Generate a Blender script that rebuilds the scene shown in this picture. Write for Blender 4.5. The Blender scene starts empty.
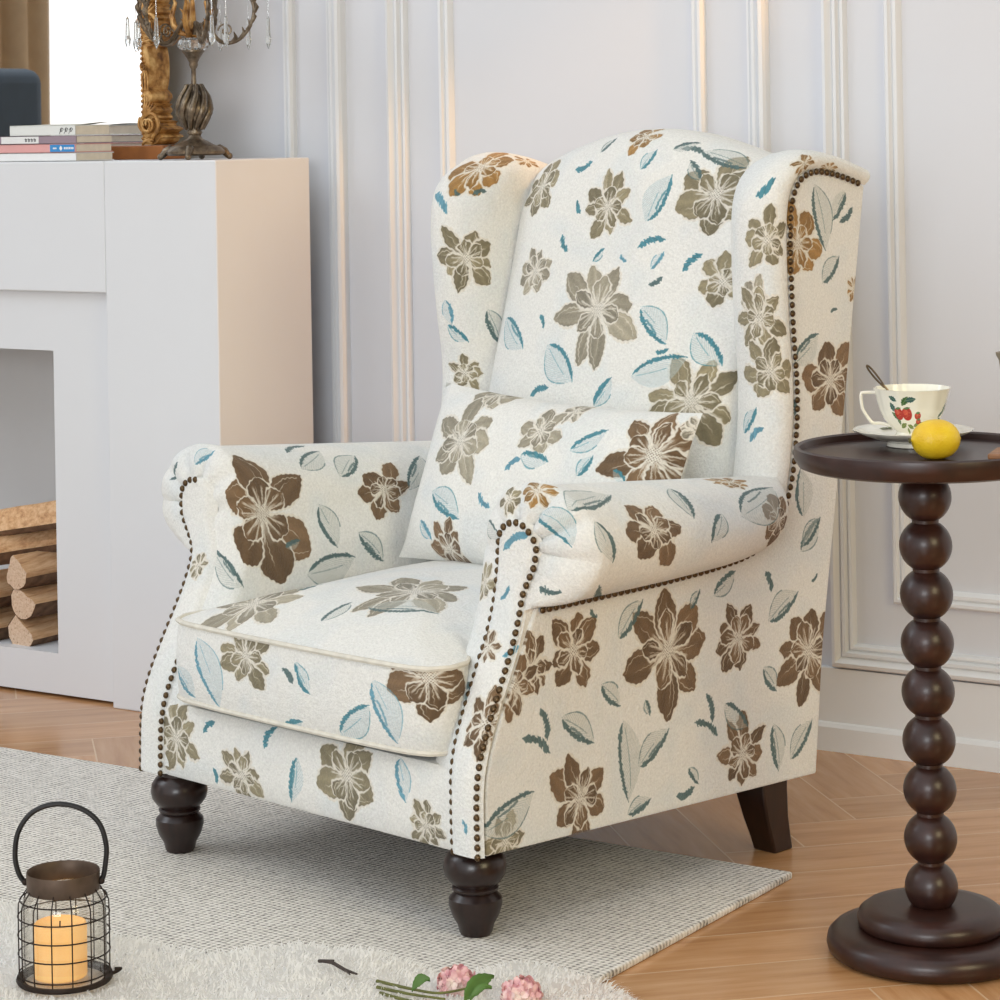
import bpy, bmesh, math, random
import numpy as np
from mathutils import Vector, Matrix
C = bpy.context.scene.collection
random.seed(7)
PI = math.pi

# ------------------------------------------------------------------ camera (level, slight roll, lens shifted down)
YAW, ROLL, FOC, EYE = math.radians(33.2), 0.017, 2600.0, 1.05
R_ = Vector((math.cos(YAW), math.sin(YAW), 0)); F_ = Vector((-math.sin(YAW), math.cos(YAW), 0)); U_ = Vector((0, 0, 1))
def hit(u, v, p, n):
    """world point seen at (u, v) on the plane through p with normal n (used to measure sizes)"""
    a = u - 500 - ROLL * (v - 130); b = v - 130 + ROLL * (u - 500)
    d = R_ * (a / FOC) + F_ - U_ * (b / FOC)
    o = Vector((0, 0, EYE)); n = Vector(n)
    return o + d * ((Vector(p) - o).dot(n) / d.dot(n))
def on_floor(u, v, z=0.0): return hit(u, v, (0, 0, z), (0, 0, 1))
def on_wall(u, v, y): return hit(u, v, (0, y, 0), (0, 1, 0))
cam_d = bpy.data.cameras.new('camera'); cam = bpy.data.objects.new('camera', cam_d); C.objects.link(cam)
ra = math.atan(ROLL)
Rr = R_ * math.cos(ra) - U_ * math.sin(ra); Ur = U_ * math.cos(ra) + R_ * math.sin(ra); Bk = -F_
mw = Matrix((Rr, Ur, Bk)).transposed().to_4x4(); mw.translation = (0, 0, EYE)
cam.matrix_world = mw
cam_d.sensor_width = 36; cam_d.lens = FOC / 1000 * 36; cam_d.shift_y = -0.37; cam_d.clip_start = 0.05
bpy.context.scene.camera = cam

# ------------------------------------------------------------------ material helpers
class X:
    """tiny expression layer over Math nodes"""
    def __init__(s, nt, sock): s.nt, s.k = nt, sock
    def op(s, o, b=None, c=None):
        n = s.nt.nodes.new('ShaderNodeMath'); n.operation = o
        for i, q in enumerate((s, b, c)):
            if q is None: continue
            if isinstance(q, X): s.nt.links.new(q.k, n.inputs[i])
            else: n.inputs[i].default_value = q
        return X(s.nt, n.outputs[0])
    def __add__(s, b): return s.op('ADD', b)
    def __sub__(s, b): return s.op('SUBTRACT', b)
    def __mul__(s, b): return s.op('MULTIPLY', b)
    def __truediv__(s, b): return s.op('DIVIDE', b)
    def floor(s): return s.op('FLOOR')
    def mod(s, b): return s.op('FLOORED_MODULO', b)
    def lt(s, b): return s.op('LESS_THAN', b)
    def gt(s, b): return s.op('GREATER_THAN', b)
    def sin(s): return s.op('SINE')
    def abs(s): return s.op('ABSOLUTE')
    def mn(s, b): return s.op('MINIMUM', b)
    def mx(s, b): return s.op('MAXIMUM', b)
    def rsub(s, a): return (s * -1.0) + a
def lerpx(m, a, b): return a + (b - a) * m
def srgb(r, g, b):
    f = lambda c: c / 12.92 if c <= .04045 else ((c + .055) / 1.055) ** 2.4
    return (f(r / 255), f(g / 255), f(b / 255), 1)
def new_mat(name):
    m = bpy.data.materials.new(name); m.use_nodes = True
    nt = m.node_tree; return m, nt, nt.nodes['Principled BSDF']
def noise(nt, scale, detail=3, vec=None, rough=.5):
    n = nt.nodes.new('ShaderNodeTexNoise'); n.inputs['Scale'].default_value = scale
    n.inputs['Detail'].default_value = detail; n.inputs['Roughness'].default_value = rough
    if vec is not None: nt.links.new(vec, n.inputs['Vector'])
    return n
def coords(nt, kind='Object', scale=(1, 1, 1), rot=(0, 0, 0)):
    t = nt.nodes.new('ShaderNodeTexCoord'); mp = nt.nodes.new('ShaderNodeMapping')
    mp.inputs['Scale'].default_value = scale; mp.inputs['Rotation'].default_value = rot
    nt.links.new(t.outputs[kind], mp.inputs['Vector']); return mp.outputs['Vector']
def ramp(nt, fac, stops):
    r = nt.nodes.new('ShaderNodeValToRGB'); e = r.color_ramp.elements
    while len(e) < len(stops): e.new(.5)
    for q, (p, c) in zip(e, stops): q.position = p; q.color = c
    nt.links.new(fac, r.inputs['Fac']); return r.outputs['Color']
def bump(nt, b, height, strength=.3, dist=.002):
    n = nt.nodes.new('ShaderNodeBump'); n.inputs['Strength'].default_value = strength; n.inputs['Distance'].default_value = dist
    nt.links.new(height, n.inputs['Height']); nt.links.new(n.outputs['Normal'], b.inputs['Normal'])
def plain(name, col, rough=.5, metal=0, var=.06, scale=12, bmp=0, bscale=200, spec=.5):
    m, nt, b = new_mat(name); c = srgb(*col)
    v = coords(nt)
    n = noise(nt, scale, 4, v)
    lo = tuple(x * (1 - var) for x in c[:3]) + (1,); hi = tuple(min(1, x * (1 + var)) for x in c[:3]) + (1,)
    nt.links.new(ramp(nt, n.outputs['Fac'], [(.3, lo), (.7, hi)]), b.inputs['Base Color'])
    b.inputs['Roughness'].default_value = rough; b.inputs['Metallic'].default_value = metal
    b.inputs['Specular IOR Level'].default_value = spec
    if bmp:
        n2 = noise(nt, bscale, 3, v); bump(nt, b, n2.outputs['Fac'], bmp)
    return m
def wood(name, dark, light, rough=.35, scale=(30, 30, 3), bmp=.08, coat=0):
    m, nt, b = new_mat(name); v = coords(nt, 'Object', scale)
    n = noise(nt, 2.2, 6, v, .65)
    nt.links.new(ramp(nt, n.outputs['Fac'], [(.3, srgb(*dark)), (.7, srgb(*light))]), b.inputs['Base Color'])
    b.inputs['Roughness'].default_value = rough; b.inputs['Coat Weight'].default_value = coat
    b.inputs['Coat Roughness'].default_value = .15
    bump(nt, b, n.outputs['Fac'], bmp, .001); return m

# ------------------------------------------------------------------ mesh helpers
class MB:
    def __init__(s): s.v, s.f, s.uv = [], [], []
    def add(s, verts, faces, uvs=None):
        o = len(s.v); s.v += [tuple(p) for p in verts]
        for i, f in enumerate(faces):
            s.f.append(tuple(o + k for k in f)); s.uv.append(uvs[i] if uvs else None)
        return s
    def grid(s, rows, uv=None, close_u=False, close_v=False, flip=False):
        """rows of points -> quads; uv: rows of (u, v); close_u wraps along each row"""
        n, m = len(rows), len(rows[0]); o = len(s.v)
        for r in rows: s.v += [tuple(p) for p in r]
        for i in range(n if close_v else n - 1):
            for j in range(m if close_u else m - 1):
                a, b = (i + 1) % n, (j + 1) % m
                q = [(i, j), (i, b), (a, b), (a, j)]
                if flip: q.reverse()
                s.f.append(tuple(o + x * m + y for x, y in q))
                if uv:
                    s.uv.append([uv[x][y] for x, y in q])
                else: s.uv.append(None)
        return s
    def box(s, x0, x1, y0, y1, z0, z1):
        p = [(x, y, z) for z in (z0, z1) for y in (y0, y1) for x in (x0, x1)]
        return s.add(p, [(0, 2, 3, 1), (4, 5, 7, 6), (0, 1, 5, 4), (2, 6, 7, 3), (0, 4, 6, 2), (1, 3, 7, 5)])
    def obox(s, c, ax, hx, hy, hz):
        """oriented box: centre, axes (3 vectors), half sizes"""
        X_, Y_, Z_ = [Vector(a).normalized() for a in ax]; c = Vector(c)
        p = [c + X_ * (x * hx) + Y_ * (y * hy) + Z_ * (z * hz) for z in (-1, 1) for y in (-1, 1) for x in (-1, 1)]
        return s.add(p, [(0, 2, 3, 1), (4, 5, 7, 6), (0, 1, 5, 4), (2, 6, 7, 3), (0, 4, 6, 2), (1, 3, 7, 5)])
    def lathe(s, prof, c=(0, 0, 0), n=32, cap=True, fn=None):
        rows = []
        for r, z in prof:
            row = []
            for k in range(n):
                a = 2 * PI * k / n; rr = r * (fn(a, r, z) if fn else 1)
                row.append((c[0] + rr * math.cos(a), c[1] + rr * math.sin(a), c[2] + z))
            rows.append(row)
        o = len(s.v); s.grid(rows, close_u=True)
        if cap:
            s.f.append(tuple(o + k for k in reversed(range(n)))); s.uv.append(None)
            e = o + (len(prof) - 1) * n
            s.f.append(tuple(e + k for k in range(n))); s.uv.append(None)
        return s
    def tube(s, pts, r, n=8, closed=False, cap=True):
        pts = [Vector(p) for p in pts]; N = len(pts)
        rad = r if isinstance(r, (list, tuple)) else [r] * N
        rows = []; prev = None
        for i, p in enumerate(pts):
            if closed: t = pts[(i + 1) % N] - pts[i - 1]
            else: t = pts[min(i + 1, N - 1)] - pts[max(i - 1, 0)]
            t.normalize()
            if prev is None:
                a = Vector((0, 0, 1)) if abs(t.z) < .9 else Vector((1, 0, 0))
                nrm = t.cross(a).normalized()
            else:
                nrm = (prev - t * prev.dot(t)).normalized()
            prev = nrm; b = t.cross(nrm)
            rows.append([p + (nrm * math.cos(2 * PI * k / n) + b * math.sin(2 * PI * k / n)) * rad[i] for k in range(n)])
        o = len(s.v); s.grid(rows, close_u=True, close_v=closed)
        if cap and not closed:
            s.f.append(tuple(o + k for k in range(n))[::-1]); s.uv.append(None)
            e = o + (N - 1) * n; s.f.append(tuple(e + k for k in range(n))); s.uv.append(None)
        return s
    def ball(s, c, r, n=16, m=10, sc=(1, 1, 1)):
        prof = [(max(1e-4, math.sin(PI * i / m)) , -math.cos(PI * i / m)) for i in range(m + 1)]
        rows = [[(c[0] + r * sc[0] * q * math.cos(2 * PI * k / n), c[1] + r * sc[1] * q * math.sin(2 * PI * k / n), c[2] + r * sc[2] * z)
                 for k in range(n)] for q, z in prof]
        return s.grid(rows, close_u=True)
    def prism(s, poly, depth, to3):
        """extrude a 2-D polygon (list) by depth; to3(x, y, d) -> 3-D"""
        n = len(poly)
        p = [to3(x, y, 0) for x, y in poly] + [to3(x, y, depth) for x, y in poly]
        return s.add(p, [tuple(range(n))[::-1], tuple(range(n, 2 * n))] + [(i, (i + 1) % n, n + (i + 1) % n, n + i) for i in range(n)])
    def build(s, name, mat=None, parent=None, smooth=True, angle=40, bevel=0, seg=2, subsurf=0, recalc=True, loc=None):
        me = bpy.data.meshes.new(name); me.from_pydata(s.v, [], s.f); me.update()
        if any(u is not None for u in s.uv):
            L = me.uv_layers.new(name='UVMap'); d = L.data
            for p, u in zip(me.polygons, s.uv):
                if u is None: continue
                for li, q in zip(p.loop_indices, u): d[li].uv = q
        if recalc:
            bm = bmesh.new(); bm.from_mesh(me); bmesh.ops.recalc_face_normals(bm, faces=bm.faces); bm.to_mesh(me); bm.free()
        for p in me.polygons: p.use_smooth = smooth
        if smooth and angle: me.set_sharp_from_angle(angle=math.radians(angle))
        o = bpy.data.objects.new(name, me); C.objects.link(o)
        if mat: me.materials.append(mat)
        if parent: o.parent = parent
        if loc: o.location = loc
        if bevel:
            b = o.modifiers.new('bevel', 'BEVEL'); b.width = bevel; b.segments = seg; b.limit_method = 'ANGLE'; b.angle_limit = math.radians(35)
        if subsurf:
            q = o.modifiers.new('sub', 'SUBSURF'); q.levels = subsurf; q.render_levels = subsurf
        return o
def smooth_path(pts, n, closed=False):
    """Catmull-Rom through pts, n samples evenly spaced"""
    P = [np.array(p, float) for p in pts]; N = len(P); out = []
    segs = N if closed else N - 1
    for i in range(segs):
        if closed: a, b, c, d = P[i - 1], P[i], P[(i + 1) % N], P[(i + 2) % N]
        else: a, b, c, d = P[max(i - 1, 0)], P[i], P[i + 1], P[min(i + 2, N - 1)]
        for k in range(16):
            t = k / 16
            out.append(.5 * (2 * b + (c - a) * t + (2 * a - 5 * b + 4 * c - d) * t * t + (3 * b - a - 3 * c + d) * t ** 3))
    out.append(P[0] if closed else P[-1]); out = np.array(out)
    L = np.concatenate([[0], np.cumsum(np.linalg.norm(np.diff(out, axis=0), axis=1))])
    q = np.linspace(0, L[-1], n + 1)[:-1] if closed else np.linspace(0, L[-1], n)
    return np.stack([np.interp(q, L, out[:, k]) for k in range(out.shape[1])], 1)
def thing(name, label, cat, loc=(0, 0, 0), rotz=0, group=None):
    o = bpy.data.objects.new(name, None); C.objects.link(o); o.location = loc; o.rotation_euler = (0, 0, rotz)
    o.empty_display_size = .05
    return tag(o, label, cat, group)
def tag(o, label, cat, group=None):
    o['label'] = label; o['category'] = cat
    if group: o['group'] = group
    return o
def struct(o): o['kind'] = 'structure'; return o
def sm(t): t = max(0., min(1., t)); return t * t * (3 - 2 * t)
def lerp(a, b, t): return a + (b - a) * t
# ------------------------------------------------------------------ woven floral fabric, drawn stamp by stamp per panel
PXM = 1100.0                                    # texels per metre
BROWN, OLIVE, OCHRE, TAUPE = (122, 97, 70), (146, 136, 108), (160, 122, 70), (164, 156, 136)
TEAL, SLATE, BLUE = (66, 128, 142), (80, 104, 104), (92, 148, 168)
TONES = {'b': BROWN, 'o': OLIVE, 'y': OCHRE, 't': TAUPE}
LEAFS = {'t': TEAL, 's': SLATE, 'l': BLUE}
CREAM = np.array((238, 237, 231), float)
def sstep(a, b, x): t = np.clip((x - a) / (b - a), 0, 1); return t * t * (3 - 2 * t)
class Cloth:
    def __init__(s, box):
        s.u0, s.v0, s.u1, s.v1 = box
        s.W = max(16, int((s.u1 - s.u0) * PXM)); s.H = max(16, int((s.v1 - s.v0) * PXM))
        s.img = np.empty((s.H, s.W, 3)); s.img[:] = CREAM
        rs = np.random.RandomState(s.W * 31 + s.H)
        lo = rs.rand(s.H // 40 + 3, s.W // 40 + 3)           # faint cool blotches of the jacquard ground
        yy, xx = np.mgrid[0:s.H, 0:s.W] / 40.0
        iy, ix = yy.astype(int), xx.astype(int); fy, fx = yy - iy, xx - ix
        n = (lo[iy, ix] * (1 - fx) + lo[iy, ix + 1] * fx) * (1 - fy) + (lo[iy + 1, ix] * (1 - fx) + lo[iy + 1, ix + 1] * fx) * fy
        s.img -= (sstep(.4, .9, n)[..., None]) * np.array((7, 4, 1))
        s.rs = rs
    def win(s, u, v, r):
        x0, x1 = int((u - r - s.u0) * PXM), int((u + r - s.u0) * PXM) + 1
        y0, y1 = int((v - r - s.v0) * PXM), int((v + r - s.v0) * PXM) + 1
        x0, y0, x1, y1 = max(0, x0), max(0, y0), min(s.W, x1), min(s.H, y1)
        if x1 <= x0 or y1 <= y0: return None
        yy, xx = np.mgrid[y0:y1, x0:x1]
        return (slice(y0, y1), slice(x0, x1)), xx / PXM + s.u0 - u, yy / PXM + s.v0 - v
    def put(s, sl, m, col):
        m = np.clip(m, 0, 1)[..., None]; s.img[sl] = s.img[sl] * (1 - m) + np.asarray(col, float) * m
    def flower(s, u, v, R, tone, seed, sx=1.0, rot=None):
        R = R * 1.16
        w = s.win(u, v, R * 1.25 * max(1, 1 / sx))
        if w is None: return
        sl, dx, dy = w; dx = dx * sx
        rs = np.random.RandomState(seed); base = np.array(TONES[tone], float)
        e = .0010; rot = rs.rand() * 6.28 if rot is None else rot
        wx = .0009 * np.sin(dx * 420 + seed) + .0006 * np.sin(dy * 700 + seed * 2); wy = .0009 * np.sin(dy * 390 + seed * 3) + .0006 * np.sin(dx * 640)
        def layer(n, r0, r1, wid, a0, dark, jit=.5):
            for k in rs.permutation(n):
                a = a0 + 2 * PI * (k + (rs.rand() - .5) * jit) / n
                L = r1 * (.78 + .36 * rs.rand()); ww = wid * (.82 + .4 * rs.rand())
                c, q = math.cos(a), math.sin(a); X_, Y_ = dx + wx, dy + wy
                t = (X_ * c + Y_ * q - r0) / (L - r0); o = -X_ * q + Y_ * c
                o = o + (rs.rand() - .5) * .7 * ww * t * t
                tt = np.clip(t, 0, 1)
                pk = .50 + .16 * rs.rand()                   # where the petal is widest
                prof = ww * np.power(np.sin(PI * np.power(tt, math.log(.5) / math.log(pk)) * .985 + .015), .84)
                d = np.where((t < 0) | (t > 1), -1, prof - np.abs(o))
                s.put(sl, sstep(-.0027 - e, -.0022 + e, d) * .95, (231, 225, 212))     # pale outline
                shade = base * (dark * (.86 + .26 * rs.rand())); f1, f2 = rs.rand() * 6, rs.rand() * 6
                vein = .5 + .5 * np.sin(o / ww * 7 + f1 + 5 * tt)
                colr = shade[None, None] * (.93 + .09 * vein[..., None]) + (1 - tt[..., None]) * 6
                colr = colr * (1 - .26 * sstep(.0028, .0004, d)[..., None])           # stitched darker rim
                m = sstep(0, e * 1.3, d - .0004)
                m = m * (1 - .6 * sstep(.5, .0, tt) * (np.sin(o / ww * 15 + k) > .2)) # cream streaks near the heart
                s.put(sl, m, colr)
                ln = np.abs(o - .25 * ww * np.sin(2.5 * tt + f2))
                s.put(sl, sstep(.0010, .0003, ln) * sstep(.1, .2, tt) * sstep(.8, .55, tt) * .7 * (d > 0), (222, 214, 196))
                if rs.rand() < .5:                            # an inner contour, as where petals fold over
                    s.put(sl, sstep(.0011, .0003, np.abs(d - ww * .38)) * (tt > .35) * (o * (rs.rand() - .5) > 0) * .75, (222, 214, 196))
        n = 6 + rs.randint(3)
        layer(n, R * .10, R, R * (.285 if n < 7 else .25 if n < 8 else .22), rot, 1.0)
        if R > .034: layer(5, R * .08, R * .60, R * .19, rot + .5, .96)
        rr = np.hypot(dx, dy); th = np.arctan2(dy, dx)
        s.put(sl, sstep(R * .25, R * .07, rr * (1 + .4 * np.sin(th * 9 + seed))) * .85, (230, 224, 211))
        s.put(sl, (np.sin(dx * 1500 + wx * 900) * np.sin(dy * 1400) > .3) * sstep(R * .2, R * .12, rr) * .55, base * .8)
        s.put(sl, (np.abs(np.sin(th * 8 + seed)) > .93) * sstep(R * .5, R * .4, rr) * sstep(R * .1, R * .14, rr) * .7, (230, 224, 211))
    def strokes(s, sl, on, t, o, L, col, rs, width=.0030, amp=1.0, slant=.8):
        """ragged woven strokes: the line |o| < width broken into slanted stitches of uneven length"""
        f = 1 / .0026; ph = t * L * f + o * f * slant + rs.rand() * 6
        cell = np.floor(ph); rnd = np.abs(np.sin(cell * 12.9898 + rs.rand() * 50) * 43758.5453) % 1
        ww = width * (.45 + .65 * rnd) * np.clip(np.sin(PI * np.clip(t, 0, 1)) * 2.2, .25, 1)
        s.put(sl, on * sstep(ww + .0005, ww - .0006, np.abs(o)) * amp, col * (.9 + .2 * rnd[..., None]))
    def leaf(s, u0, v0, u1, v1, tone, seed, wid=.25):
        L = math.hypot(u1 - u0, v1 - v0)
        w = s.win((u0 + u1) / 2, (v0 + v1) / 2, L * .65)
        if w is None or L < .004: return
        sl, dx, dy = w; rs = np.random.RandomState(seed); col = np.array(LEAFS[tone], float)
        c, q = (u1 - u0) / L, (v1 - v0) / L
        t = (dx * c + dy * q) / L + .5; o = -dx * q + dy * c
        tt = np.clip(t, 0, 1); W = L * wid * (.75 + .4 * rs.rand()); sd = rs.choice((-1, 1))
        o = o + .09 * L * sd * np.sin(PI * tt)
        prof = W * np.sin(PI * tt ** .9) ** .85
        on = ((t > 0) & (t < 1)).astype(float)
        d = np.where(on < .5, -1, prof - np.abs(o))
        grey = np.array((208, 217, 218) if tone != 's' else (212, 213, 206), float)
        s.put(sl, sstep(0, .002, d) * .42, grey)
        s.put(sl, (np.sin((t * L * .6 + np.abs(o)) * 1900 + seed) > .55) * (d > .001) * .20, col)       # pale woven hatching
        s.strokes(sl, on * (tt > .04), t, (o * sd - prof) + .0012, L, col, rs, min(.0042, .0016 + L * .05), .92)
        if rs.rand() < .75: s.strokes(sl, on * (tt < .55 + .4 * rs.rand()), t, (-o * sd - prof) + .0006, L, col * 1.05, rs, .0013, .7)
        if rs.rand() < .7: s.strokes(sl, on * (tt > .1) * (tt < .45 + .4 * rs.rand()), t, o * sd - .15 * W * np.sin(tt * 4), L, col * 1.1, rs, .0009, .55)
        if L > .03 and rs.rand() < .5: s.strokes(sl, on * (tt > .3) * (tt < .7), t, o * sd - .55 * W, L, col, rs, .0024, .7, 1.6)
    def dash(s, u0, v0, u1, v1, tone, seed, wid=.16):
        L = math.hypot(u1 - u0, v1 - v0)
        w = s.win((u0 + u1) / 2, (v0 + v1) / 2, L * .65)
        if w is None or L < .003: return
        sl, dx, dy = w; rs = np.random.RandomState(seed); col = np.array(LEAFS.get(tone) or TONES[tone], float)
        c, q = (u1 - u0) / L, (v1 - v0) / L
        t = (dx * c + dy * q) / L + .5; o = -dx * q + dy * c + L * .12 * np.sin(PI * np.clip(t, 0, 1)) * rs.choice((-1, 1))
        on = ((t > 0) & (t < 1)).astype(float)
        s.strokes(sl, on, t, o, L, col, rs, max(.0022, min(.006, L * .19)), .92)
    def image(s, name):
        im = bpy.data.images.new(name, s.W, s.H, alpha=False)
        a = np.ones((s.H, s.W, 4), np.float32); a[..., :3] = np.clip(s.img / 255, 0, 1)
        im.pixels.foreach_set(a.ravel()); im.update(); im.pack(); return im
def cloth_material(name, im):
    m, nt, b = new_mat(name)
    t = nt.nodes.new('ShaderNodeTexImage'); t.image = im; t.interpolation = 'Linear'; t.extension = 'EXTEND'
    uv = nt.nodes.new('ShaderNodeUVMap'); uv.uv_map = 'UVMap'; nt.links.new(uv.outputs['UV'], t.inputs['Vector'])
    v = coords(nt); n1 = noise(nt, 300, 4, v, .7); n2 = noise(nt, 90, 2, v)
    hs = nt.nodes.new('ShaderNodeHueSaturation'); nt.links.new(t.outputs['Color'], hs.inputs['Color'])
    nt.links.new(((X(nt, n1.outputs['Fac']) - .5) * .55 + 1.0).k, hs.inputs['Value']); nt.links.new(hs.outputs['Color'], b.inputs['Base Color'])
    b.inputs['Roughness'].default_value = .85; b.inputs['Specular IOR Level'].default_value = .25
    b.inputs['Sheen Weight'].default_value = .15
    h = X(nt, n1.outputs['Fac']) + X(nt, n2.outputs['Fac']) * .8
    bump(nt, b, h.k, .9, .003); return m
CLOTHS = []
def fabric(mb, name, key, parent, **kw):
    """build an upholstered part whose uv is in metres and give it its own drawn fabric"""
    us = [q for u in mb.uv if u for q in u]
    u0, v0 = min(q[0] for q in us), min(q[1] for q in us); u1, v1 = max(q[0] for q in us), max(q[1] for q in us)
    box = (u0 - .01, v0 - .01, u1 + .01, v1 + .01)
    mb.uv = [[((q[0] - box[0]) / (box[2] - box[0]), (q[1] - box[1]) / (box[3] - box[1])) for q in u] if u else None for u in mb.uv]
    cl = Cloth(box)
    for i, st in enumerate(STAMPS.get(key, ())):
        k = st[0]; seed = 11 + i * 7 + len(key) * 13
        if k == 'f': cl.flower(st[1], st[2], st[3], st[4], seed, *(st[5:]))
        elif k == 'l': cl.leaf(st[1], st[2], st[3], st[4], st[5], seed, *(st[6:]))
        else: cl.dash(st[1], st[2], st[3], st[4], st[5], seed, *(st[6:]))
    o = mb.build(name, cloth_material('floral_' + key, cl.image('floral_' + key)), parent, **kw)
    BOXES[o.name] = (key, box); return o
BOXES = {}
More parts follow.
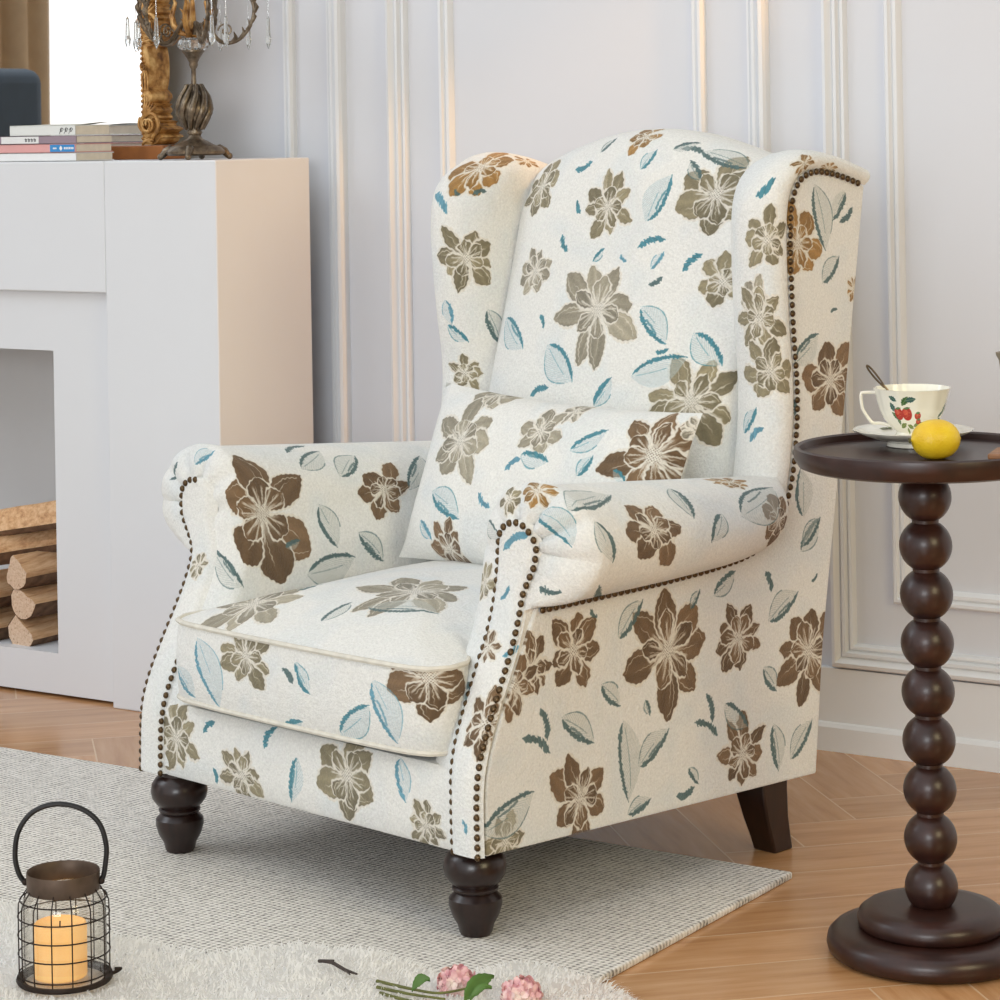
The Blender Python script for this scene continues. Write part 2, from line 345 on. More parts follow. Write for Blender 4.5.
# where each woven motif sits on its panel, in metres: flowers (u, v, radius, tone), leaves and strokes (u0, v0, u1, v1, tone)
STAMPS = {
    'back': [('f',-0.017,0.5703,0.0478,'o'), ('f',-0.0014,0.4088,0.0748,'t'), ('f',0.1804,0.5906,0.0628,'o'), ('f',-0.1887,0.6022,0.0479,'o'), ('f',-0.1598,0.4632,0.0378,'t'), ('f',0.2143,0.4575,0.0355,'o'), ('f',0.1963,0.2768,0.0646,'o'), ('f',0.0102,0.6887,0.0295,'y'), ('l',0.0644,0.5477,0.0985,0.6205,'t'), ('d',0.0572,0.5071,0.1076,0.5203,'t'), ('l',0.0823,0.4164,0.1393,0.3603,'t'), ('l',0.1829,0.3799,0.233,0.3314,'t'), ('l',0.0861,0.3094,0.1798,0.3436,'t'), ('l',0.0248,0.2602,0.0501,0.3075,'t'), ('l',-0.0978,0.3494,-0.0273,0.2955,'t'), ('l',-0.2246,0.3852,-0.155,0.3397,'t'), ('d',0.1476,0.4717,0.1765,0.4996,'t'), ('d',-0.1085,0.5243,-0.0897,0.4975,'t'), ('d',-0.1094,0.6288,-0.0743,0.6415,'t'), ('l',0.0353,0.6279,0.0531,0.6612,'t'), ('d',0.0925,0.6649,0.1334,0.6607,'s'), ('l',-0.0645,0.6567,-0.0516,0.6891,'s'), ('d',-0.1166,0.2678,-0.0778,0.283,'t'), ('d',-0.1275,0.3955,-0.1141,0.3739,'t'), ('d',-0.0863,0.5807,-0.0746,0.5586,'t'), ('l',0.0892,0.4736,0.1094,0.5018,'l'), ('d',0.0902,0.4505,0.1135,0.4633,'s'), ('l',0.1494,0.6135,0.1198,0.6458,'s'), ('l',0.0797,0.6624,0.1146,0.6831,'s'), ('l',0.2113,0.6393,0.1277,0.6622,'s'), ('d',0.0259,0.4956,0.0403,0.4849,'l'), ('d',0.1238,0.3491,0.1457,0.3545,'t'), ('l',-0.0298,0.4832,-0.0095,0.5058,'t')],
    'pillow': [('f',-0.1307,0.1286,0.0409,'t'), ('f',0.0528,0.1112,0.0204,'t'), ('f',-0.1434,0.0418,0.0629,'t'), ('f',0.2177,0.0629,0.0662,'b'), ('f',0.0145,0.0714,0.035,'t'), ('l',0.0854,0.0487,0.135,0.0892,'t'), ('l',0.1125,0.013,0.1291,0.0472,'t'), ('d',-0.0304,0.006,-0.0028,0.0265,'l'), ('l',-0.1793,-0.0396,-0.1034,-0.0746,'t'), ('f',-0.132,-0.1174,0.0357,'b'), ('d',-0.07,-0.032,-0.0411,-0.0509,'l'), ('l',-0.0053,0.0324,0.0507,0.0286,'t'), ('l',-0.201,-0.0825,-0.1694,-0.1082,'l'), ('l',0.168,0.0319,0.1927,0.0186,'t'), ('f',0.2567,0.1134,0.0169,'t')],
    'wing_r': [('f',0.087,0.3036,0.0287,'t'), ('d',0.0867,0.4408,0.0635,0.4632,'t'), ('f',0.0621,0.3882,0.0401,'o'), ('f',0.0795,0.2784,0.0431,'o'), ('f',0.0687,0.2014,0.043,'o'), ('l',0.1212,0.1012,0.0931,0.1434,'t'), ('d',0.1042,0.0899,0.079,0.1134,'l'), ('f',0.0331,0.4966,0.0217,'y'), ('f',0.0103,0.5521,0.0176,'y')],
    'wing_l': [('f',0.1239,0.4761,0.0467,'y'), ('f',0.1359,0.3501,0.0479,'o'), ('f',0.1158,0.1632,0.0305,'o'), ('f',0.1538,0.5409,0.0212,'y'), ('d',0.0697,0.4375,0.105,0.4149,'l'), ('l',0.0893,0.2449,0.1274,0.2175,'t'), ('l',0.1649,0.2667,0.1844,0.2101,'s'), ('d',0.1423,0.4404,0.1638,0.4476,'s'), ('d',0.11,0.4434,0.1231,0.4386,'s'), ('l',0.0914,0.2839,0.0999,0.2452,'l')],
    'side_r': [('f',0.3161,0.8765,0.052,'y'), ('l',0.3578,0.9621,0.3808,0.8634,'s'), ('l',0.4307,0.9498,0.3986,0.9067,'s'), ('d',0.4469,0.9256,0.4151,0.9046,'s'), ('l',0.3725,0.8171,0.4138,0.8546,'s'), ('d',0.3902,0.7736,0.4069,0.777,'s'), ('f',0.3875,0.6756,0.0586,'b'), ('l',0.3045,0.7039,0.3612,0.7448,'s'), ('f',0.4459,0.8042,0.0178,'y'), ('d',0.3027,0.6531,0.3029,0.6306,'s'), ('l',0.3192,0.4814,0.3142,0.5543,'s'), ('l',0.311,0.4333,0.3562,0.4771,'s'), ('f',-0.1661,0.3634,0.0473,'b'), ('f',0.0213,0.3347,0.0765,'b'), ('f',0.1694,0.3303,0.0478,'b'), ('f',0.3255,0.2881,0.0666,'b'), ('f',-0.1575,0.1684,0.054,'b'), ('f',0.1738,0.1664,0.0478,'b'), ('f',-0.2977,0.1392,0.0333,'o'), ('f',-0.2451,0.3535,0.0362,'b'), ('l',-0.0787,0.3647,-0.0276,0.4112,'s'), ('l',-0.0715,0.2564,-0.0644,0.1438,'s'), ('l',-0.0434,0.1868,0.0207,0.2283,'s'), ('l',-0.1909,0.2796,-0.1289,0.2345,'s'), ('d',-0.2298,0.2979,-0.2178,0.2543,'s'), ('d',-0.2638,0.265,-0.2126,0.2364,'s'), ('l',-0.1134,0.3101,-0.077,0.2748,'s'), ('l',0.0585,0.168,0.0788,0.1408,'s'), ('l',0.2433,0.1966,0.2526,0.1264,'s'), ('l',0.2801,0.1385,0.332,0.187,'s'), ('l',0.1368,0.2429,0.1879,0.2019,'s'), ('d',0.0989,0.2632,0.1105,0.2209,'s'), ('d',0.0726,0.2275,0.1207,0.2011,'s'), ('l',0.2231,0.2796,0.2512,0.2409,'s'), ('l',0.236,0.3431,0.3048,0.3763,'s'), ('l',0.3158,0.4399,0.3585,0.4768,'s'), ('l',0.1172,0.3965,0.1654,0.425,'s'), ('l',-0.3372,0.1572,-0.2438,0.1939,'s'), ('l',-0.0668,0.1281,-0.0184,0.1402,'s'), ('d',0.0327,0.1331,0.0703,0.1396,'s'), ('d',0.3351,0.3867,0.3493,0.3964,'s'), ('d',0.2312,0.4149,0.2438,0.3847,'s'), ('l',-0.027,0.2758,-0.0175,0.2525,'s'), ('d',-0.1322,0.4125,-0.119,0.4,'s'), ('l',0.0683,0.384,0.0899,0.4086,'s'), ('f',-0.2767,0.3354,0.0385,'b')],
    'arm_r': [('f',0.6496,0.1769,0.0472,'b'), ('f',0.6291,-0.0994,0.0497,'b'), ('l',0.5822,-0.2359,0.5583,-0.1278,'s'), ('l',0.6076,-0.2056,0.6654,-0.1876,'s'), ('l',0.5467,-0.0015,0.6179,-0.0103,'s'), ('l',0.6147,0.0488,0.6601,0.0123,'s'), ('l',0.6247,0.0861,0.5737,0.2133,'s'), ('f',0.5358,0.1395,0.0321,'y'), ('f',0.5188,-0.2339,0.0286,'y'), ('l',0.5416,-0.2719,0.6415,-0.2647,'t'), ('d',0.6972,-0.2025,0.7535,-0.1305,'s'), ('d',0.7346,-0.2887,0.7243,-0.2545,'s'), ('l',0.188,-0.3111,0.148,-0.3876,'s'), ('f',0.312,-0.2625,0.025,'o'), ('f',0.4636,-0.2501,0.0236,'o'), ('l',0.3976,-0.2337,0.3883,-0.2902,'s')],
    'facing_r': [('d',0.3011,0.5004,0.3483,0.5256,'l'), ('d',0.3025,0.4378,0.316,0.457,'l'), ('d',0.3298,0.371,0.3426,0.3843,'l'), ('f',0.3372,0.2926,0.0344,'b'), ('d',0.3232,0.1737,0.3303,0.1559,'l'), ('f',0.2991,0.3781,0.0195,'b')],
    'arm_l': [('f',0.3497,-0.1883,0.0811,'b'), ('f',0.3599,0.0556,0.0478,'b'), ('l',0.2967,-0.3055,0.2504,-0.239,'s'), ('l',0.3503,-0.0774,0.285,-0.0584,'s'), ('l',0.3017,-0.0127,0.2519,0.0344,'s'), ('l',0.2523,-0.1183,0.2669,-0.0227,'s'), ('l',0.3951,-0.0272,0.4391,0.026,'s'), ('l',0.3526,0.1073,0.4289,0.1538,'s'), ('d',0.4565,-0.098,0.4849,-0.0386,'s'), ('l',0.4172,-0.0957,0.4593,-0.032,'s'), ('l',0.5116,-0.2662,0.4762,-0.2264,'l'), ('l',0.2973,-0.1582,0.305,-0.127,'s'), ('d',0.6153,-0.2628,0.5673,-0.2508,'s')],
    'facing_l': [('f',0.3143,0.416,0.0177,'o')],
    'seat': [('f',-0.156,-0.2948,0.0709,'t'), ('f',0.0518,-0.176,0.0808,'t'), ('f',1.3096,-0.4774,0.067,'b'), ('l',0.0051,-0.3089,-0.0014,-0.2462,'s'), ('l',0.037,-0.2527,0.1484,-0.2217,'s'), ('l',-0.1251,-0.241,-0.1236,-0.1915,'s'), ('f',0.9591,-0.4954,0.0524,'o'), ('l',0.8461,-0.4835,0.8956,-0.5933,'l'), ('l',0.7912,-0.5412,0.8379,-0.5867,'l'), ('l',1.0603,-0.4893,1.0937,-0.5365,'t'), ('l',1.2158,-0.4928,1.2592,-0.5863,'l'), ('l',1.1519,-0.5911,1.2102,-0.5327,'t'), ('d',1.0385,-0.502,1.0555,-0.5258,'s'), ('l',1.0301,-0.607,1.0771,-0.5826,'t')],
    'rail': [('f',-0.2659,0.097,0.046,'o'), ('f',-0.1213,0.0667,0.0405,'o'), ('f',0.0949,0.1033,0.0588,'o'), ('d',-0.0733,0.1122,-0.0537,0.1464,'t'), ('l',-0.005,0.1124,-0.0194,0.0483,'t'), ('d',-0.205,0.1137,-0.1795,0.1331,'t'), ('d',-0.1842,0.0674,-0.1765,0.0461,'t'), ('l',0.1917,0.1436,0.2055,0.0868,'l'), ('f',0.2438,0.0637,0.0311,'o')],
}
# ------------------------------------------------------------------ the wing chair
M_legs = wood('dark_leg_wood', (22, 11, 9), (42, 22, 16), .32, (40, 40, 6), .03, .15)
M_nail = plain('antique_brass_nail', (92, 74, 52), .32, .9, .2, 60)
M_lining = plain('dark_lining', (60, 56, 52), .9)
CH = thing('wing_armchair', 'floral wingback armchair with brass nailhead trim standing on the grey rug', 'armchair', (-2.106, 3.141, 0), math.radians(-12))
def yfront(z):
    ks = [(.0, -.343), (.12, -.343), (.21, -.342), (.245, -.336), (.30, -.311), (.36, -.278), (.41, -.254), (.46, -.242), (.52, -.238), (.62, -.238)]
    return float(np.interp(z, *zip(*ks)))
_zs = np.linspace(0, .65, 261); _ys = np.array([yfront(z) for z in _zs]); _k = np.ones(25) / 25
_ys = np.convolve(np.pad(_ys, 12, 'edge'), _k, 'valid')
def yf(z): return float(np.interp(z, _zs, _ys))
# --- front rail and seat base
mb = MB(); n = 40
prof = [(-.300, .128), (-.338, .1265), (-.342, .132), (-.3425, .16), (-.3425, .20), (-.341, .224), (-.335, .232), (-.30, .234)]
rows, uvs = [], []
for y, z in prof:
    rows.append([(lerp(-.312, .305, i / n), y, z) for i in range(n + 1)])
L = 0; acc = [0]
for a, b in zip(prof, prof[1:]): L += math.dist(a, b); acc.append(L)
uvs = [[(lerp(-.30, .30, i / n), a) for i in range(n + 1)] for a in acc]
mb.grid(rows, uvs); fabric(mb, 'front_rail', 'rail', CH)
MB().box(-.33, .335, -.30, .325, .134, .235).build('seat_base', M_lining, CH, smooth=False)

# --- arms: rolled tops swept from the wing to a raked, pleated front
ARM = [(.243, .14), (.241, .25), (.239, .36), (.238, .46), (.242, .515), (.256, .552), (.282, .578), (.320, .590), (.365, .586), (.407, .566),
       (.434, .533), (.440, .500), (.428, .466), (.402, .444), (.372, .435), (.352, .432), (.343, .425), (.342, .33), (.342, .23), (.342, .13)]
ROLLZ = [(-.30, .431), (-.24, .432), (0, .436), (.10, .440), (.17, .446), (.213, .455), (.25, .480), (.275, .516), (.29, .545), (.34, .56)]
def zroll(y): return float(np.interp(y, *zip(*ROLLZ)))
def arm_loop(y):
    t = max(0, (y + .24) / .54); zb = zroll(y); zt = max(.590 - .046 * t, zb + .003)
    e = max(0., min(1., (y - .075) / .19)); fx = (1.04 - .10 * sm(t * 1.6)) * math.sqrt(max(0., 1 - e * e))
    out = []
    for i, (x, z) in enumerate(loopN):
        if z > .4331 or (z > .42 and x > .33):
            if x <= .30 or i < 60: z = z if z < .5 else .5 + (z - .5) * (max(zt, .52) - .5) / .09
            else: z = zb + (z - .433) * (zt - zb) / .157
        if x > .3465: x = .3465 + (x - .3465) * fx
        out.append((x, z))
    return out
_a = smooth_path(ARM, 150); loopN = [tuple(p) for p in _a]
arc = np.concatenate([[0], np.cumsum(np.linalg.norm(np.diff(_a, axis=0), axis=1))])
def x_in(z): return float(np.interp(z, (.12, .20, .27, .36), (.299, .297, .290, .285)))
def x_out(z): return float(np.interp(z, (.12, .24, .40, .445, .465, .485, .505), (.350, .347, .341, .340, .348, .358, .361)))
def strip_outline(inset=0.0):
    pts = [(x_in(z) + inset, z) for z in np.linspace(.129, .505, 50)]
    cx_, hw = (.285 + .361) / 2, (.361 - .285) / 2 - inset
    pts += [(cx_ - hw * math.cos(a), .505 + hw * math.sin(a)) for a in np.linspace(0, PI, 22)[1:-1]]
    return pts + [(x_out(z) - inset, z) for z in np.linspace(.505, .129, 50)]
STRIP = np.array(strip_outline())
def capsule_near(x, z):
    k = int(np.argmin((STRIP[:, 0] - x) ** 2 + ((STRIP[:, 1] - z) * 1.0) ** 2)); qx, qz = STRIP[k]
    if z < .40: qz = z; qx = x_in(z) if x < .32 else min(x, x_out(z))
    return qx, qz
def XS(s, x, z):
    """left arm sits a touch wider, its scroll more than its foot"""
    return x if s > 0 else -(x * 1.026 + .017 * sm((z - .42) / .07))
def make_arm(s):
    mb = MB(); rows, uvs = [], []
    ts = [.33, .30, .29, .28, .27, .255, .24, .22, .20, .18, .15, .11, .06, 0, -.05, -.10, -.15]
    for y in ts:
        lp = arm_loop(y)
        rr, uu = [], []
        for i, (x, z) in enumerate(lp):
            # below the roll the arm reaches further forward, so slide each point towards its own front edge
            yb = lerp(yf(z) + .05, .33, (y + .15) / .48)
            yb = min(yb, .287) if z > .44 else yb
            rr.append((XS(s, x, z), yb, z)); uu.append((arc[i], yb))
        rows.append(rr); uvs.append(uu)
    lp = arm_loop(-.22); K = 9
    for k in range(K + 1):
        a = k / K * PI / 2; rr, uu = [], []
        for i, (x, z) in enumerate(lp):
            qx, qz = capsule_near(x, z)
            dd = math.hypot(x - qx, z - qz); dep = .016 + .20 * dd
            f = 1 - math.cos(a); X2, Z2 = lerp(x, qx, f), lerp(z, qz, f)
            pl = 0
            if z > .45 and i > 45:
                w = sm((z - .45) / .05) * math.sin(a) * (1 - math.sin(a) * .6) * sm(dd / .03)
                pl = .026 * w * (abs(math.sin(arc[i] * 52)) ** .4 - 1.0)
            Y2 = yf(Z2) + dep * (1 - math.sin(a)) - pl * .9
            ext = .05 * (1 - k / K)
            Z2 += pl * .5 if Z2 > .5 else 0
            rr.append((XS(s, X2 + (pl * .6 if x > .4 else 0), Z2), Y2, Z2)); uu.append((arc[i], yf(z) + dep - dd * f - dep * math.sin(a)))
        rows.append(rr); uvs.append(uu)
    mb.grid(rows, uvs)
    return fabric(mb, 'arm', 'arm_r' if s > 0 else 'arm_l', CH, angle=80)
def make_facing(s):
    mb = MB(); rows, uvs = [], []
    zs = list(np.linspace(.128, .505, 60)) + [.505 + .038 * math.sin(a) for a in np.linspace(.1, PI / 2, 9)]
    for z in zs:
        if z <= .505: a_, b_ = x_in(z), x_out(z)
        else: h = math.sqrt(max(1e-7, .038 ** 2 - (z - .505) ** 2)); a_, b_ = .323 - h, .323 + h
        rr, uu = [], []
        for k in range(9):
            q = -1 + 2 * k / 8; x_ = lerp(a_ - .003, b_ + .002, k / 8)
            rr.append((XS(s, x_, z), yf(z) + .004 - .012 * (1 - q ** 6), z)); uu.append((x_, z))
        rows.append(rr); uvs.append(uu)
    mb.grid(rows, uvs)
    return fabric(mb, 'arm_facing', 'facing_r' if s > 0 else 'facing_l', CH)
# --- outer side panel: one flat piece from the base up to the wing
WINGLINE = [(.213, .452), (.262, .492), (.288, .545), (.301, .62), (.303, .68), (.297, .76), (.294, .84), (.294, .90), (.299, .94), (.313, .968), (.338, .982), (.37, .984), (.42, .975), (.478, .958)]
def rear_y(z): return float(np.interp(z, (.108, .30, .556, .75, .96, 1.06), (.340, .362, .408, .442, .478, .492)))
def make_side(s):
    front = [(yf(z) + .012, z) for z in np.linspace(.127, .40, 26)] + [(yf(.42) + .02, .431)]
    low = [(y, zroll(y) + .002) for y in np.linspace(-.19, .19, 16)]
    rear = [(rear_y(z), z) for z in np.linspace(.945, .108, 24)]
    wl = [tuple(p) for p in smooth_path(WINGLINE, 40)]
    poly = front + low + wl + rear
    mb = MB(); n = len(poly); X0 = .347
    top = [(s * X0, y, z) for y, z in poly]; inn = [(s * (X0 - .012), y, z) for y, z in poly]
    mb.add(top + inn, [tuple(range(n))] + [(i, (i + 1) % n, n + (i + 1) % n, n + i) for i in range(n)],
           [[p for p in poly]] + [[poly[i], poly[(i + 1) % n], poly[(i + 1) % n], poly[i]] for i in range(n)])
    return fabric(mb, 'side_panel', 'side_r' if s > 0 else 'side_l', CH, smooth=False, bevel=.003)
# --- padded wings
def make_wing(s):
    path = smooth_path([(.278, .50), (.292, .56)] + WINGLINE[3:], 56)
    sec0 = smooth_path([(.346, 0), (.353, .016), (.354, .036), (.343, .055), (.318, .063), (.288, .056), (.262, .035), (.249, .008), (.243, -.03)], 26)
    sarc = np.concatenate([[0], np.cumsum(np.linalg.norm(np.diff(sec0, axis=0), axis=1))])
    mb = MB(); rows, uvs = [], []; pl = 0
    for i, p in enumerate(path):
        t = path[min(i + 1, len(path) - 1)] - path[max(i - 1, 0)]; t /= np.linalg.norm(t)
        if i: pl += np.linalg.norm(p - path[i - 1])
        nrm = np.array([-t[1], t[0]])
        up = sm((nrm[1] - .1) / .8); sc = lerp(.64 if s > 0 else .78 + .22 * sm((p[1] - .65) / .25), .47, up)
        rr, uu = [], []
        for (x, d), a in zip(sec0, sarc):
            dd = d * sc if d > 0 else d
            q = p + nrm * dd
            rr.append((s * x, q[0], q[1])); uu.append((a, pl))
        rows.append(rr); uvs.append(uu)
    mb.grid(rows, uvs)
    # flat inner face behind the padded edge
    inner = []
    for i in range(len(path)):
        t = path[min(i + 1, len(path) - 1)] - path[max(i - 1, 0)]; t /= np.linalg.norm(t)
        inner.append(path[i] + np.array([-t[1], t[0]]) * -.028)
    poly = [tuple(p) for p in inner] + [(.47, .90), (.44, .70), (.41, .50)]
    m = len(poly)
    mb.add([(s * .2432, y, z) for y, z in poly], [tuple(range(m))], [[(y + .10, z - .5) for y, z in poly]])
    return fabric(mb, 'wing', 'wing_r' if s > 0 else 'wing_l', CH, angle=60)
for s in (1, -1): make_arm(s)
for s in (1, -1): make_facing(s)
for s in (1, -1): make_side(s)
for s in (1, -1): make_wing(s)
# --- back cushion with arched top, and the outside back
mb = MB(); NU = 44; rows, uvs = [], []
def ztop(u): return .992 + .055 * math.cos(min(1, abs(u)) * PI / 2) ** 1.15
cols = []
for j in range(NU + 1):
    u = -1 + 2 * j / NU; zt = ztop(u)
    pts = [(.180, .38), (.222, .52), (.258, .65), (.298, .79), (.333, .915), (.350, zt - .05), (.371, zt - .017), (.405, zt), (.465, zt - .004), (.488, zt - .03), (.487, .88)]
    q = smooth_path(pts, 60); a = np.concatenate([[0], np.cumsum(np.linalg.norm(np.diff(q, axis=0), axis=1))])
    col = []
    for (y, z), l in zip(q, a):
        g = max(0., 1 - max(0., (z - .90) / .15)) if y < .43 else 0
        bul = .030 * (1 - u * u) * min(1, .3 + g) - .018 * abs(u) ** 8
        col.append(((u * .249, y - bul * (1 if y < .45 else 0), z), (u * .249, l)))
    cols.append(col)
for c_, e_ in ((cols[0], -1), (cols[-1], 1)):                   # boxed sides of the cushion
    side = [((e_ * .2495, min(.486, p[1] + .22) if p[1] < .43 else p[1], p[2] - .004), (e_ * (.249 + .22), q_[1])) for p, q_ in c_]
    if e_ < 0: cols = [side] + cols
    else: cols = cols + [side]
rows = [[c_[i][0] for c_ in cols] for i in range(60)]; uvs = [[c_[i][1] for c_ in cols] for i in range(60)]
mb.grid(rows, uvs); fabric(mb, 'back_cushion', 'back', CH, angle=80)
mb = MB(); rows, uvs = [], []
for k in range(25):
    v = k / 24; rr, uu = [], []
    for j in range(25):
        u = -1 + 2 * j / 24; zt = min(.957 + .05 * math.cos(u * PI / 2), 1.02); z = lerp(.11, zt, v)
        rr.append((u * .345, rear_y(z) + .012 * (1 - u ** 6), z)); uu.append((u * .345, z))
    rows.append(rr); uvs.append(uu)
mb.grid(rows, uvs); o = fabric(mb, 'outside_back', 'outback', CH)
sd = o.modifiers.new('thick', 'SOLIDIFY'); sd.thickness = .012
# --- T-shaped seat cushion with piped edges
def t_outline():
    h = [(0, -.366), (.10, -.3655), (.20, -.362), (.245, -.358), (.275, -.348), (.289, -.330), (.291, -.306), (.284, -.288), (.268, -.276), (.252, -.262), (.244, -.24),
         (.241, -.15), (.241, 0), (.241, .12), (.225, .185), (.19, .205), (.10, .21)]
    o_ = smooth_path(h + [(0, .21)] + [(-x, y) for x, y in reversed(h[1:])], 140, True)
    ear = np.clip((-.26 - o_[:, 1]) / .03, 0, 1) * np.clip((np.abs(o_[:, 0]) - .2) / .08, 0, 1)
    o_[:, 0] += ear * np.where(o_[:, 0] > 0, -.010, .015)
    return o_
OUT = np.roll(t_outline(), 70, 0); cen = np.array([0, -.08])
per = np.concatenate([[0], np.cumsum(np.linalg.norm(np.diff(np.vstack([OUT, OUT[:1]]), axis=0), axis=1))])
def zrim(p): return .357 + .020 * sm((p[1] + .36) / .4)
mb = MB(); rows, uvs = [], []
for k, (ins, zz) in enumerate([(.95, 0), (.985, .0), (1.0, .008), (1.008, .06), (1.008, .08), (1.0, .126), (.992, .136)]):
    rr, uu = [], []
    for i in range(141):
        p = OUT[i % 140]; q = cen + (p - cen) * ins; zt = zrim(p); z = .244 + zz * (zt - .244) / .136
        wr = .004 * math.sin(q[0] * 105 + math.sin(q[0] * 31)) * math.exp(-((q[0] - .0) / .12) ** 2) * (1 if 2 < k < 5 else 0)
        rr.append((q[0], q[1] + wr, z)); uu.append((per[i] if per[i] < per[-1] / 2 + .02 or True else 0, -.60 + zz))
    rows.append(rr); uvs.append(uu)
mb.grid(rows, uvs)
rows, uvs = [], []
for k in range(15):
    f = k / 14; rr, uu = [], []
    for i in range(141):
        p = OUT[i % 140]; r_ = np.array([max(-.240, min(.240, p[0])), p[1]])
        q = lerp(p * 1.0, r_, sm(f * 3.5)); q = cen + (q - cen) * lerp(.992, .004, f)
        z = lerp(zrim(p), .412, 1 - (1 - f) ** 2.6)
        rr.append((q[0], q[1], z)); uu.append((q[0], q[1]))
    rows.append(rr); uvs.append(uu)
mb.grid(rows, uvs); cush = fabric(mb, 'seat_cushion', 'seat', CH, angle=80)
M_pipe = plain('cream_piping', (216, 211, 198), .85, 0, .1, 60, .2, 400)
for nm, zz, ins in (('top', None, 1.0), ('low', .248, 1.0)):
    pts = [(*(cen + (p - cen) * ins), zrim(p) if zz is None else zz) for p in OUT[::2]]
    mb = MB().tube(pts, .0038, 6, closed=True); mb.build('piping', M_pipe, cush)
# --- legs
for s in (1, -1):
    mb = MB().lathe([(.0195, .0105), (.0215, .014), (.024, .024), (.031, .036), (.035, .050), (.0345, .058), (.029, .064), (.0265, .0665), (.030, .069), (.0305, .072), (.0275, .075),
                     (.033, .079), (.0395, .088), (.0415, .098), (.0395, .109), (.034, .117), (.028, .1215), (.027, .133)], (.29 if s > 0 else -.311, -.297 if s > 0 else -.312, 0), 36)
    mb.build('leg', M_legs, CH, angle=35)
for s in (1, -1):
    mb = MB(); rows = []
    for z, y, h in [(0, .294, .0205), (.02, .288, .0215), (.05, .278, .0238), (.09, .269, .0272), (.125, .266, .029)]:
        rows.append([(s * (.302) + a * h, y + b * h, z) for a, b in ((-1, -1), (1, -1), (1, 1), (-1, 1))])
    mb.grid(rows, close_u=True); mb.f += [(3, 2, 1, 0), (16, 17, 18, 19)]; mb.uv += [None, None]
    mb.build('leg', M_legs, CH, angle=30, bevel=.003)
# --- nailheads
def even(pts, step):
    P = np.array(pts, float); L = np.concatenate([[0], np.cumsum(np.linalg.norm(np.diff(P, axis=0), axis=1))])
    n = max(2, int(round(L[-1] / step)) + 1); q = np.linspace(0, L[-1], n)
    return [Vector([np.interp(t, L, P[:, k]) for k in range(3)]) for t in q]
def nail_into(mb, p, nrm, r=.0050):
    nrm = Vector(nrm).normalized(); a = nrm.orthogonal().normalized(); b = nrm.cross(a)
    rows = []
    for rr, h in ((1, -.1), (.97, .2), (.72, .52), (.38, .68), (.02, .73)):
        rows.append([p + (a * math.cos(2 * PI * k / 9) + b * math.sin(2 * PI * k / 9)) * r * rr + nrm * (r * h) for k in range(9)])
    mb.grid(rows, close_u=True)
def facing_nails(s):
    out = []
    for p in even([(XS(s, x, z), yf(z) - .0035 - .004 * sm((z - .51) / .02), z) for x, z in strip_outline(.0035)], .0126):
        z = p.z; n = Vector((0, -1, -(yf(z + .01) - yf(z - .01)) / .02 * -1)); n = Vector((0, -1, (yf(z + .01) - yf(z - .01)) / .02))
        out.append((p, n))
    return out
nails_R = facing_nails(1)
side_line = [(.3505, y, zroll(y) - .006) for y in np.linspace(-.225, .20, 20)]
wing_line = [(.3505, y + .003, z - .003) for y, z in smooth_path(WINGLINE, 60)[:-2]]
nails_S = [(p, Vector((1, 0, 0))) for p in even(side_line + wing_line[1:], .0125)]
front_first = nails_R + nails_S
for p, n in front_first[:100]:
    mb = MB(); nail_into(mb, Vector((0, 0, 0)), n); mb.build('nailhead', M_nail, CH, loc=p)
mb = MB()
hidden = lambda p: p.z > .33 and p.x > -.345 and p.z < .545 and p.x > XS(-1, (x_in(p.z) + x_out(p.z)) / 2, p.z)
for p, n in front_first[100:] + [q for q in facing_nails(-1) if not hidden(q[0])]: nail_into(mb, p, n)
o = mb.build('nailhead_trim', M_nail, CH); o['kind'] = 'stuff'
# --- lumbar pillow (a loose thing)
PW, PH = .262, .139
pl_ang = math.radians(-21)
PIL = thing('lumbar_pillow', 'rectangular floral lumbar pillow leaning on the back of the armchair', 'pillow')
pc = CH.location + Matrix.Rotation(math.radians(-12), 3, 'Z') @ Vector((.042, .098, .523))
PIL.location = pc; PIL.rotation_euler = (pl_ang, math.radians(1.5), math.radians(-12))
for sgn, key in ((-1, 'pillow'), (1, 'pillowback')):
    mb = MB(); rows, uvs = [], []
    for i in range(31):
        v = -1 + 2 * i / 30; rr, uu = [], []
        for j in range(45):
            u = -1 + 2 * j / 44
            x = u * PW * (1 - .045 * (1 - v * v) ** 1 * abs(u) ** 3); z = v * PH * (1 - .08 * (1 - u * u) * abs(v) ** 3)
            th = .062 * ((1 - abs(u) ** 3.2) * (1 - abs(v) ** 2.6)) ** .62
            th += .0018 * math.sin(u * 17 + v * 5) * (1 - u * u) * (1 - v * v)
            rr.append((x, sgn * th, z)); uu.append((x, z))
        rows.append(rr); uvs.append(uu)
    mb.grid(rows, uvs); fabric(mb, 'front_cover' if sgn < 0 else 'back_cover', key, PIL, angle=80)
# ------------------------------------------------------------------ room shell
WALL_Y = 3.96
M_wall = plain('wall_paint', (217, 219, 224), .6, 0, .012, 3, .02, 300, .3)
M_trim = plain('trim_paint', (228, 230, 232), .42, 0, .01, 3)
M_mantel = plain('mantel_paint', (219, 221, 224), .5, 0, .015, 3)
